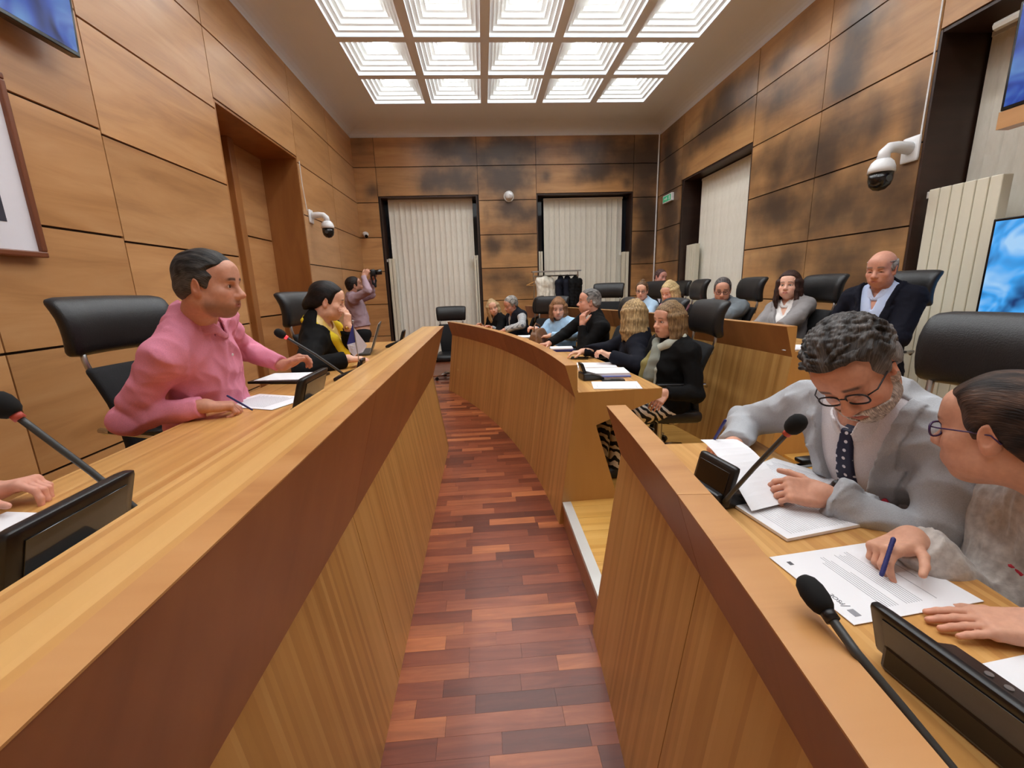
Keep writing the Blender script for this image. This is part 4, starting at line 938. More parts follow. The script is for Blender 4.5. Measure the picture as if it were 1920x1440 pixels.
def head_colors(V, o, R, S, skin, lips, brow, stubble=None, brow_w=1.0, lash=0.0, closed=False):
    q = (V - o) @ R / S; x, y, z = q[:, 0], q[:, 1], q[:, 2]; ax = np.abs(x)
    c = np.tile(skin, (len(V), 1))
    def mix(w, col):
        nonlocal c; w = np.clip(w, 0, 1)[:, None]; c = c * (1 - w) + np.array(col) * w
    red = skin * np.array([1.04, 0.86, 0.83])
    front = (y > 0.03)
    mix(0.55 * np.exp(-((ax - 0.042) / 0.02) ** 2 - ((z + 0.03) / 0.02) ** 2) * front, red)
    mix(0.6 * np.exp(-(ax / 0.014) ** 2 - ((z + 0.035) / 0.014) ** 2) * (y > 0.085), red)
    mix(0.5 * np.exp(-((ax - 0.08) / 0.01) ** 2) * (y < 0.02) * (np.abs(z + 0.01) < 0.04), red)
    if stubble is not None:
        w = np.clip((0.006 - (z + 0.046) - 0.25 * np.maximum(y - 0.03, 0) * (ax > 0.02)) / 0.032, 0, 1) * np.clip((y + 0.005) / 0.02, 0, 1) * np.clip((z + 0.135) / 0.02, 0, 1)
        w = np.maximum(w, np.exp(-(ax / 0.03) ** 2 - ((z + 0.054) / 0.007) ** 2) * (y > 0.07))
        mix(stubble[1] * w, stubble[0])
    lw = np.exp(-np.maximum(ax - 0.014, 0) ** 2 / 0.00010 - ((z + 0.0685) / 0.0075) ** 2) * (y > 0.072)
    mix(0.85 * np.clip(lw * 1.6 - 0.3, 0, 1), lips)
    bz = 0.0225 + 0.0035 * np.cos((ax - 0.030) / 0.022) - 0.18 * np.maximum(ax - 0.038, 0)
    bw = np.clip(1.5 - np.abs(z - bz) / (0.0042 * brow_w), 0, 1) * np.clip((ax - 0.010) / 0.006, 0, 1) * np.clip((0.052 - ax) / 0.008, 0, 1) * (y > 0.055)
    mix(0.85 * bw, brow)
    mix(0.35 * np.exp(-((ax - 0.031) / 0.016) ** 2 - ((z + 0.001) / 0.012) ** 2) * (y > 0.06), skin * np.array([0.72, 0.6, 0.58]))
    ez = -0.0062 if closed else 0.0015; eh = 0.0022 if closed else 0.0042
    mix((0.55 + lash) * np.clip(1.5 - np.sqrt((np.abs(ax - 0.031) / 0.0150) ** 2 + ((z - ez + 20 * (ax - 0.031) ** 2) / (eh + 0.0012)) ** 2), 0, 1) * (y > 0.06), np.array([0.035, 0.02, 0.016]))
    return c

def hand_sdf(v, w, f, n, right, curl, spread=0.06, thumb=(0.6, 0.75, 0.25, 0.35), S=1.0):
    """w wrist, f finger direction, n palm normal; curl: four (mcp, pip, dip) in radians"""
    f = unit(f); n = unit(np.array(n) - f * (np.array(n) @ f)); s = np.cross(f, n) * (1 if right else -1)
    R = np.stack([s, f, n], 1); P = lambda a, b, c: w + (s * a + f * b + n * c) * S
    nails = []
    v.ell(P(0, 0.012, 0), np.array([0.028, 0.03, 0.019]) * S, R, 0.02 * S)
    v.box(P(0, 0.052, 0), np.array([0.040, 0.044, 0.0135]) * S, R, 0.012 * S, 0.012 * S)
    v.ell(P(0.022, 0.035, 0.010), np.array([0.018, 0.032, 0.015]) * S, R, 0.014 * S)
    v.ell(P(-0.026, 0.04, 0.009), np.array([0.013, 0.034, 0.012]) * S, R, 0.012 * S)
    for i, (o, L, r) in enumerate(((0.0295, 0.074, 0.0088), (0.0098, 0.082, 0.0092), (-0.0105, 0.076, 0.0088), (-0.029, 0.060, 0.0078))):
        p = P(o, 0.088 - 0.10 * abs(o - 0.008) ** 1.2, 0.0); sp = spread * (o / 0.03); ang = 0.0; d0 = f * math.cos(sp) + s * math.sin(sp)
        a_, b_, c_ = curl[i]; v.ell(p, np.array([0.0098, 0.011, 0.0105]) * S, R, 0.008 * S)
        for seg, (fr, da) in enumerate(((0.45, a_), (0.30, b_), (0.25, c_))):
            ang += da; d = d0 * math.cos(ang) + n * math.sin(ang); q = p + d * L * fr * S
            v.cap(p, q, r * (1 - 0.08 * seg) * S, r * (0.93 - 0.09 * seg) * S, 0.004 * S); p = q
        nrm_ = -d0 * math.sin(ang) + n * math.cos(ang); nails.append((p - nrm_ * r * 0.7 * S - d * 0.003 * S, 0.0062 * S))
    tf, ts, tn, bend = thumb
    p = P(0.026, 0.022, 0.006); d = unit(f * tf + s * ts + n * tn); ax_ = unit(f * 0.9 + n * 0.3 - s * 0.35)
    for seg, L in enumerate((0.040, 0.032, 0.026)):
        q = p + d * L * S; v.cap(p, q, (0.0125 - 0.0015 * seg) * S, (0.0112 - 0.0017 * seg) * S, 0.008 * S if seg == 0 else 0.004 * S); p = q; d = unit(d + ax_ * bend)
    nails.append((p, 0.001))
    return nails
CURL = {'flat': [(0.05, 0.1, 0.08)] * 4, 'relax': [(0.25, 0.35, 0.25), (0.3, 0.42, 0.3), (0.35, 0.45, 0.3), (0.38, 0.5, 0.3)], 'fist': [(1.2, 1.4, 0.9), (1.3, 1.5, 0.9), (1.3, 1.5, 0.9), (1.3, 1.5, 0.9)],
        'pen': [(0.55, 0.75, 0.35), (0.75, 0.85, 0.4), (0.9, 1.1, 0.5), (1.0, 1.2, 0.6)], 'curl': [(0.6, 0.7, 0.4), (0.7, 0.8, 0.45), (0.75, 0.85, 0.45), (0.8, 0.9, 0.5)], 'chin': [(0.45, 0.5, 0.2), (0.55, 0.6, 0.3), (0.6, 0.65, 0.3), (0.65, 0.7, 0.3)]}

def ik(a, c, l1, l2, pole):
    """elbow for shoulder a, wrist c"""
    a = np.array(a); c = np.array(c); v = c - a; d = np.linalg.norm(v)
    if d > (l1 + l2) * 0.995: k = d / ((l1 + l2) * 0.995); l1 *= k; l2 *= k
    u = v / d; x = (l1 * l1 - l2 * l2 + d * d) / (2 * d); hgt = math.sqrt(max(l1 * l1 - x * x, 0))
    p = np.array(pole, float); p = unit(p - u * (p @ u)); return a + u * x + p * hgt

HAIR = {}
def person(label, head, hyaw, hpitch=0, hroll=0, hip=None, byaw=None, res=1, skin=(214, 160, 134), hair=None, hairc=(50, 38, 30), hairc2=None, female=False, S=1.0,
           mouth='calm', eyes='open', stubble=None, beard=None, glasses=None, top='shirt', topc=(200, 200, 200), topm=None, vee=None, under=None, underm=None, collar=None, bottom=(30, 30, 36), bottomm=None,
           lw=None, rw=None, lhand='relax', rhand='relax', lh=None, rh=None, lpole=None, rpole=None, width=1.0, belly=0.0, legs='sit', seat=0.42, floor=0.15, lips=(168, 96, 88), brow=None, browc=None, extras=None, fat=0.0, nose=1.0,
           jaw=1.0, nb=None, sleeve=None, wrinkle=0.004, lthumb=None, rthumb=None, hemz=None, shoulder_dz=0.0, watch=None, handS=1.0, tie=None):
    hb = (0.0055, 0.0090, 0.013)[res]; hh = (0.0026, 0.0036, 0.0050)[res]; hd = (0.0026, 0.0040, 0.0055)[res]
    head = np.array(head, float); byaw = hyaw if byaw is None else byaw
    HR = Rz(math.radians(hyaw)) @ Rx(math.radians(hpitch)) @ Ry(math.radians(hroll)); hS = S * 1.0
    r0 = Rz(math.radians(byaw)); fwd = r0[:, 1]
    skinl = rgbl(skin)
    nb_ = nb
    # neck base from the head
    nb = head + HR @ np.array([0, -0.035, -0.125]) * S; nb = 0.55 * nb + 0.45 * (head + np.array([0, 0, -0.135]) * S - fwd * 0.045 * S)
    nb = nb - fwd * 0.005 + np.array([0, 0, -0.03]) * S
    if nb_ is not None: nb = np.array(nb_, float)
    hip = np.array(hip, float)
    up = unit(nb - hip); Tf = unit(fwd - up * (fwd @ up)); Tr = np.cross(Tf, up); TR = np.stack([Tr, Tf, up], 1)
    TL = np.linalg.norm(nb - hip)
    sw = (0.160 if female else 0.182) * width * S
    T = lambda x, y, z: hip + Tr * x + Tf * y + up * z      # z in metres above the hip centre
    sh = {-1: T(-sw, -0.012, TL - 0.045 * S + shoulder_dz), 1: T(sw, -0.012, TL - 0.045 * S + shoulder_dz)}
    la, lf = 0.285 * S, 0.255 * S
    W = {-1: np.array(lw, float) if lw is not None else sh[-1] + fwd * 0.15 + np.array([0, 0, -0.40]), 1: np.array(rw, float) if rw is not None else sh[1] + fwd * 0.15 + np.array([0, 0, -0.40])}
    pol = {-1: lpole if lpole is not None else (-Tr * 0.7 - fwd * 0.5 + np.array([0, 0, -0.8])), 1: rpole if rpole is not None else (Tr * 0.7 - fwd * 0.5 + np.array([0, 0, -0.8]))}
    EL = {k: ik(sh[k], W[k], la, lf, pol[k]) for k in (-1, 1)}
    for k in (-1, 1):    # keep the wrist within reach
        d = W[k] - sh[k]; m = (la + lf) * 0.995
        if np.linalg.norm(d) > m * 1.04: W[k] = sh[k] + unit(d) * m * 1.04; EL[k] = ik(sh[k], W[k], la, lf, pol[k])
    root = empty('person', (float(hip[0]), float(hip[1]), floor)); tag(root, label, 'person')
    inv = Matrix.Translation(root.location).inverted()
    def put(nm, V, Q, m, col=None):
        if len(V) == 0: return None
        o = link(nm, mesh_np(nm, V, Q, col), m, root); o.matrix_parent_inverse = inv; return o
    # ---- torso and arms field
    pts = np.array([hip, nb, head + [0, 0, -0.05], sh[-1], sh[1], EL[-1], EL[1], W[-1], W[1]])
    g = Vox(pts.min(0) - [0.20, 0.20, 0.16], pts.max(0) + [0.20, 0.20, 0.06], hb)
    ww = (0.93 if female else 1.0) * width * S; wa = 1.0 + belly
    g.ell(T(0, 0.0, 0.02), (0.165 * ww, 0.125 * ww * wa, 0.13 * S), TR, 0.05)
    g.ell(T(0, 0.02 + 0.05 * belly, TL * 0.34), (0.148 * ww * (0.92 if female else 1) * wa, 0.112 * wa * ww, 0.17 * S), TR, 0.07)
    g.ell(T(0, 0.008, TL * 0.68), (0.162 * ww, 0.112 * ww, 0.19 * S), TR, 0.07)
    if female:
        for k in (-1, 1): g.ell(T(k * 0.068, 0.085, TL * 0.66), (0.062, 0.055, 0.062), TR, 0.045)
    g.cap(sh[-1] + Tr * 0.02, sh[1] - Tr * 0.02, 0.053 * S, 0.053 * S, 0.07)
    g.cap(T(0, -0.025, TL + 0.0), T(0, -0.03, TL - 0.12), 0.06 * S, 0.09 * S, 0.06)
    for k in (-1, 1): g.cap(nb + np.array([0, 0, 0.035]) * S - Tf * 0.015, sh[k] + up * 0.005, 0.040 * S, 0.046 * S, 0.05)
    dt = g.d.copy()
    arm = {}
    for k in (-1, 1):
        a = g.new(); a.cap(sh[k], EL[k], 0.054 * ww ** 0.5 * S, 0.044 * S, 0.0); a.cap(EL[k], W[k], 0.045 * S, 0.029 * S, 0.02); arm[k] = a.d
    lx, ly, lz = g.local(hip, TR)
    X, Y, Z = g.xyz()
    if wrinkle:
        w0 = waves(X, Y, Z, 26, 7 + len(label), 4); w1 = waves(X + 0.03 * w0, Y, Z + 0.03 * w0, 70, 11 + len(label), 4); w2 = waves(X, Y + 0.04 * w0, Z, 40, 5 + len(label), 4)
        folds = 1.0 - 2.6 * np.abs(w1); folds2 = 1.0 - 2.6 * np.abs(w2); del w1, w2
    else: folds = folds2 = 0
    def smin(a, b, k): h = np.maximum(k - np.abs(a - b), 0) / k; return np.minimum(a, b) - h * h * k * 0.25
    def layer(offs, arm_off, cut, amp, sleeves=True):
        d = dt - F32(offs)
        if sleeves:
            for k in (-1, 1):
                fd = unit(W[k] - EL[k]); e = W[k] - fd * cut
                pl = (X - F32(e[0])) * F32(fd[0]) + (Y - F32(e[1])) * F32(fd[1]) + (Z - F32(e[2])) * F32(fd[2])
                near = np.sqrt((X - F32(EL[k][0])) ** 2 + (Y - F32(EL[k][1])) ** 2 + (Z - F32(EL[k][2])) ** 2)
                ex = np.exp(-(near / 0.13) ** 2) * folds * F32(amp * 1.3)
                dsh = (X - F32(sh[k][0])) ** 2 + (Y - F32(sh[k][1])) ** 2 + (Z - F32(sh[k][2])) ** 2
                d = smin(d, np.maximum(arm[k] - F32(arm_off) + ex, pl), F32(0.006) + F32(0.035) * np.exp(-dsh / F32(0.03)))
        if amp: d = d - (folds * 0.45 + folds2 * 0.75 - 0.4) * F32(amp)
        return d
    # ---- skin: coarse core + fine head + fine hands, one mesh
    core = dt + 0.006
    for k in (-1, 1): core = smin(core, arm[k] + 0.004, 0.03)
    Vs, Qs, Cs = [], [], []
    def acc(V, Q, C):
        n0 = sum(len(a) for a in Vs); Vs.append(V); Qs.append(Q + n0); Cs.append(C)
    V, Q = g.extract(core); acc(V, Q, np.tile(skinl, (len(V), 1)))
    hg = Vox(head - 0.165 * S - np.array([0, 0, 0.05 * S]), head + 0.165 * S, hh)
    HP = head_sdf(hg, head, HR, hS, female, mouth, eyes, nose, jaw, fat)
    hg.cap(HP(0, -0.028, -0.055), nb + np.array([0, 0, 0.01]), (0.050 if female else 0.057) * S + fat * 0.5, (0.052 if female else 0.062) * S + fat * 0.5, 0.03)
    V, Q = hg.extract(); acc(V, Q, head_colors(V, head, HR, hS, skinl, rgbl(lips), rgbl(browc or hairc), None if stubble is None else (rgbl(stubble[0]), stubble[1]), 0.8 if female else 1.15, 0.35 if res else 0.0, eyes == 'down'))
    for k, nm, fr, cu, th in ((-1, 'l', lh, lhand, lthumb), (1, 'r', rh, rhand, rthumb)):
        fd = unit(W[k] - EL[k])
        if fr is None: f_ = fd; n_ = np.array([0, 0, -1.0])
        else: f_, n_ = np.array(fr[0], float), np.array(fr[1], float)
        c = W[k] + unit(f_) * 0.08 * S
        hg2 = Vox(c - 0.135 * S, c + 0.135 * S, hd)
        nl = hand_sdf(hg2, W[k], f_, n_, k > 0, CURL[cu] if isinstance(cu, str) else cu, thumb=th or (0.6, 0.75, 0.25, 0.35), S=S * 0.97 * handS * (0.93 if female else 1.0))
        hg2.cap(W[k] - fd * 0.11, W[k], 0.034 * S, 0.0265 * S, 0.02)
        V, Q = hg2.extract(); C = np.tile(skinl, (len(V), 1))
        hc = np.exp(-(np.linalg.norm(V - (W[k] + unit(f_) * 0.15 * S), axis=1) / 0.05) ** 2)[:, None] * 0.35; C = C * (1 - hc) + skinl * np.array([1.05, 0.78, 0.74]) * hc
        for p, r in nl:
            w_ = np.clip(1.6 - np.linalg.norm(V - p, axis=1) / r, 0, 1)[:, None] * 0.7; C = C * (1 - w_) + np.minimum(skinl * np.array([1.15, 1.0, 1.02]), 1) * w_
        acc(V, Q, C)
    body = put('body', np.concatenate(Vs), np.concatenate(Qs), 'skin', np.concatenate(Cs))
    # eyes
    if eyes in ('open', 'down'):
        for sx in (-1, 1):
            s = MB(); s.lathe([(0.0117 * math.sin(PI * k / 10), 0.0117 * math.cos(PI * k / 10)) for k in range(11)], 14, (0, 0, 0), 1); e = ob('eye', s, 'eye_white', root, smooth=True)
            s = MB(); s.lathe([(0.0, 0.0122), (0.003, 0.0121), (0.0058, 0.0108), (0.0058, 0.0095), (0.0, 0.0095)], 14, (0, 0, 0), 1); i_ = ob('iris', s, 'iris_dark', e, smooth=False)
            M_ = Matrix(np.block([[HR @ (Rx(-0.35) if eyes == 'down' else np.eye(3)) * hS, HP(sx * 0.031, 0.0715 + (0.0022 if res else 0.0) * (eyes == 'open'), -0.0015)[:, None]], [np.zeros((1, 3)), np.ones((1, 1))]]).tolist())
            e.matrix_local = inv @ M_
    # ---- garments
    neck_d = None
    def neck_cut(d, r=0.062, extra=0.0):
        """opening for the neck"""
        a = nb + np.array([0, 0, -0.02]) + Tf * 0.01; b = nb + HR @ np.array([0, 0.01, 0.14]) * S
        v = b - a; vv = float(v @ v); px, py, pz = X - F32(a[0]), Y - F32(a[1]), Z - F32(a[2])
        t = np.clip((px * F32(v[0]) + py * F32(v[1]) + pz * F32(v[2])) / F32(vv), 0, 1.5)
        return np.sqrt((px - t * F32(v[0])) ** 2 + (py - t * F32(v[1])) ** 2 + (pz - t * F32(v[2])) ** 2) - F32(r * S + extra)
    nc = neck_cut(None)
    def vcut(wv, zt, za): return (F32(wv) * np.clip((lz - F32(za)) / F32(zt - za), -1, 1.6) - np.abs(lx)) - np.where(ly < -0.01, F32(9), F32(0))
    cut = 0.012 if sleeve is None else sleeve
    bot = -0.16 if hemz is None else hemz
    hem = F32(bot) - lz
    if under is not None:      # shirt seen in the opening
        d = layer(0.008, 0.008, 0.0, 0.0, False); d = np.maximum(np.maximum(d, -(nc + 0.002)), hem)
        if under.get('open'): d = np.maximum(d, vcut(under['open'], TL, TL - 0.14))
        V, Q = g.extract(d); put('shirt', V, Q, underm or cloth('cloth_%d_%d_%d' % tuple(under['c']), under['c']))
    offs = {'shirt': 0.011, 'sweater': 0.016, 'jacket': 0.022, 'knit': 0.022, 'vest': 0.026}[top]
    d = layer(offs, offs * 0.95, cut, wrinkle, top != 'vest'); d = np.maximum(np.maximum(d, -nc), hem)
    if top == 'knit': d = d + F32(0.0035) * np.sin(lx * 150) * np.sin(lz * 70 + 2.0 * np.sin(lx * 75)) 
    if vee:
        wv, zt, za = vee[0], TL + 0.01, TL * vee[1]
        vc = vcut(wv, zt, za); full = d; d = np.maximum(d, vc)
        if top in ('jacket', 'vest') and len(vee) > 2:      # lapels
            lwid = F32(vee[2]) * np.clip((lz - F32(za)) / F32(0.10), 0, 1) * np.where(lz > TL * 0.83, F32(0.62), F32(1.0))
            lap = np.maximum(np.maximum(full - F32(0.010), vc), np.maximum(-vc - lwid, F32(za) - lz)); lap = np.maximum(lap, F32(0.02) - ly - 0.03)
            d = np.minimum(d, lap)
        # opening line below the lapels
        if top in ('jacket',): d = np.maximum(d, np.minimum(F32(0.003) - np.abs(lx + F32(0.012)), np.minimum(F32(za) - lz, ly)))
    elif top == 'shirt':
        d = np.minimum(d, np.maximum(np.maximum(d - F32(0.003), np.abs(lx) - F32(0.017)), -ly))     # placket
    V, Q = g.extract(d); nm = {'shirt': 'shirt', 'sweater': 'sweater', 'jacket': 'jacket', 'knit': 'sweater', 'vest': 'vest'}[top]
    put(nm, V, Q, topm or cloth('cloth_%d_%d_%d' % tuple(topc), topc))
    if top == 'vest':
        d = layer(0.010, 0.012, cut, wrinkle); d = np.maximum(np.maximum(d, -nc), hem); V, Q = g.extract(d); put('sleeves', V, Q, underm or 'paper')
    if collar:      # shirt collar standing round the neck with two points
        cg = Vox(nb - 0.14 * S, nb + 0.14 * S, min(hb, 0.0055)); Xc_, Yc_, Zc_ = cg.xyz(); clx, cly, clz = cg.local(hip, TR)
        a = nb + np.array([0, 0, -0.02]) + Tf * 0.01; b = nb + HR @ np.array([0, 0.01, 0.14]) * S; v = b - a; vv = float(v @ v); px, py, pz = Xc_ - F32(a[0]), Yc_ - F32(a[1]), Zc_ - F32(a[2])
        t = (px * F32(v[0]) + py * F32(v[1]) + pz * F32(v[2])) / F32(vv); rr = np.sqrt((px - t * F32(v[0])) ** 2 + (py - t * F32(v[1])) ** 2 + (pz - t * F32(v[2])) ** 2)
        R0 = (0.066 if not female else 0.062) * S + fat * 0.5
        hgt = t * F32(math.sqrt(vv)) - 0.018
        flare = F32(R0) + np.clip(0.03 - hgt, -0.02, 0.05) * 0.35
        shell = np.abs(rr - flare) - 0.0045
        gap = F32(0.014) + np.clip(hgt, -0.05, 0.05) * 0.55
        band = np.maximum(shell, np.maximum(hgt - 0.034, -0.022 - hgt - 0.022 * np.clip(cly / R0, 0, 1) * np.clip(1.6 - np.abs(clx) / 0.03, 0, 1)))
        band = np.maximum(band, np.where(cly > 0, gap - np.abs(clx), F32(-1)))
        V, Q = cg.extract(band); put('collar', V, Q, collar if isinstance(collar, str) else cloth('cloth_%d_%d_%d' % tuple(collar), collar))
    if tie:
        d = dt - F32(0.016); tw = F32(0.021) + np.clip((TL - 0.03 - lz), 0, 0.4) * 0.06
        knot = np.abs(lx) - np.where(lz > TL - 0.05, F32(0.019), tw)
        d = np.maximum(np.maximum(d, knot), np.maximum(np.maximum(F32(0.03) - ly, lz - F32(TL - 0.012)), F32(TL * 0.25) - lz)); V, Q = g.extract(d); put('tie', V, Q, tie)
    # ---- legs
    lc = bottomm or cloth('cloth_%d_%d_%d' % tuple(bottom), bottom)
    if legs in ('sit', 'stand'):
        hl = 0.013 if res else 0.011
        if legs == 'sit':
            kn = {k: hip + Tr * k * 0.11 + fwd * 0.43 * S + np.array([0, 0, 0.0]) for k in (-1, 1)}
            for k in kn: kn[k][2] = max(floor + 0.46 * S, hip[2] - 0.06)
            an = {k: np.array([*(kn[k] + fwd * 0.04)[:2], floor + 0.09]) for k in (-1, 1)}
        else:
            kn = {k: hip + Tr * k * 0.10 + fwd * 0.03 - np.array([0, 0, 0.43 * S]) for k in (-1, 1)}; an = {k: np.array([*(hip + Tr * k * 0.11)[:2], floor + 0.09]) for k in (-1, 1)}
        P_ = np.array([hip, *kn.values(), *an.values()]); q = Vox(P_.min(0) - 0.17, P_.max(0) + 0.17, hl)
        q.ell(hip + np.array([0, 0, -0.005]), (0.175 * ww, 0.135 * ww, 0.115), TR, 0.03)
        for k in (-1, 1):
            q.cap(hip + Tr * k * 0.085, kn[k], 0.087 * S, 0.062 * S, 0.04); q.cap(kn[k], an[k], 0.062 * S, 0.047 * S, 0.03)
        V, Q = q.extract(); put('trousers', V, Q, lc)
        for k in (-1, 1):
            q = Vox(an[k] - 0.16 - np.abs(fwd) * 0.15, an[k] + 0.16 + np.abs(fwd) * 0.15, hl)
            Rf = r0; q.ell(an[k] + fwd * 0.07 + np.array([0, 0, -0.05]), (0.047, 0.135, 0.042), Rf, 0.02); q.cap(an[k] + [0, 0, 0.02], an[k] + np.array([0, 0, -0.05]), 0.04, 0.045, 0.02)
            X_, Y_, Z_ = q.xyz(); q.d = np.maximum(q.d, F32(floor + 0.003) - Z_); V, Q = q.extract(); put('shoe', V, Q, 'black_leather')
    # ---- hair
    if hair: hair_mesh(put, hair, head, HR, hS, hh, hairc, hairc2 or tuple(min(255, c * 1.7) for c in hairc), fat)
    if beard:
        x, y, z = [c / F32(hS) for c in hg.local(head, HR)]
        bx = waves(*hg.xyz(), 420, 3, 5) * 0.0016
        reg = np.maximum(np.maximum(z - np.interp(y, [-0.02, 0.02, 0.05, 0.075, 0.1], [0.005, -0.05, -0.062, -0.052, -0.05]).astype(F32), -0.002 - y), -0.122 - z)
        mo = np.sqrt((x / 0.024) ** 2 + ((z + 0.069) / 0.0085) ** 2) - 1
        d = np.maximum(np.maximum(hg.d - 0.0042 + bx, reg * hS), -mo * 0.008); V, Q = hg.extract(d)
        sp = 0.5 + 0.5 * waves(V[:, 0].astype(F32), V[:, 1].astype(F32), V[:, 2].astype(F32), 500, 8, 5)
        strand_attr(put('beard', V, Q, 'hair', rgbl(beard[0]) * (1 - sp[:, None]) + rgbl(beard[1]) * sp[:, None]), (V - head) @ HR / hS, 1)
    if glasses: spectacles(root, inv, head, HR, hS, glasses)
    ctx = dict(put=put, g=g, dt=dt, layer=layer, lx=lx, ly=ly, lz=lz, T=T, TL=TL, TR=TR, nb=nb, nc=nc, W=W, EL=EL, sh=sh, HP=HP, HR=HR, head=head, root=root, inv=inv, Tf=Tf, Tr=Tr, up=up, fwd=fwd, S=S, hg=hg)
    if extras: extras(ctx)
    return root

def spectacles(root, inv, head, HR, S, m):
    P = lambda x, y, z: tuple(inv @ Vector((head + HR @ (np.array([x, y, z]) * S)).tolist()))
    g = empty('spectacles', (0, 0, 0), 0, root)
    for sx in (-1, 1):
        ring = []
        for k in range(20):
            a = 2 * PI * k / 20; cx = 0.0245 * (abs(math.cos(a)) ** 0.75) * math.copysign(1, math.cos(a)); cz = 0.0165 * (abs(math.sin(a)) ** 0.8) * math.copysign(1, math.sin(a))
            ring.append((sx * 0.032 + cx, 0.0965 - 0.10 * (abs(sx * 0.032 + cx) - 0.01) ** 1.0 * 0.2, -0.004 + cz))
        s = MB(); s.tube([P(*p) for p in ring + ring[:1]], 0.0023 * S, 6, False); ob('rim', s, m, g, smooth=True)
        s = MB(); s.tube([P(sx * 0.056, 0.0925, 0.003), P(sx * 0.072, 0.075, 0.003), P(sx * 0.0775, 0.02, 0.001), P(sx * 0.079, -0.015, -0.002), P(sx * 0.078, -0.03, -0.018)], 0.0017 * S, 6); ob('temple', s, m, g, smooth=True)
        s = MB(); n = len(ring); s.add([P(x, y - 0.0002, z) for x, y, z in ring], [tuple(range(n))]); ob('lens', s, 'lens_glass', g)
    s = MB(); s.tube([P(-0.009, 0.0965, 0.0), P(0, 0.0985, 0.003), P(0.009, 0.0965, 0.0)], 0.0021 * S, 6); ob('bridge', s, m, g, smooth=True)

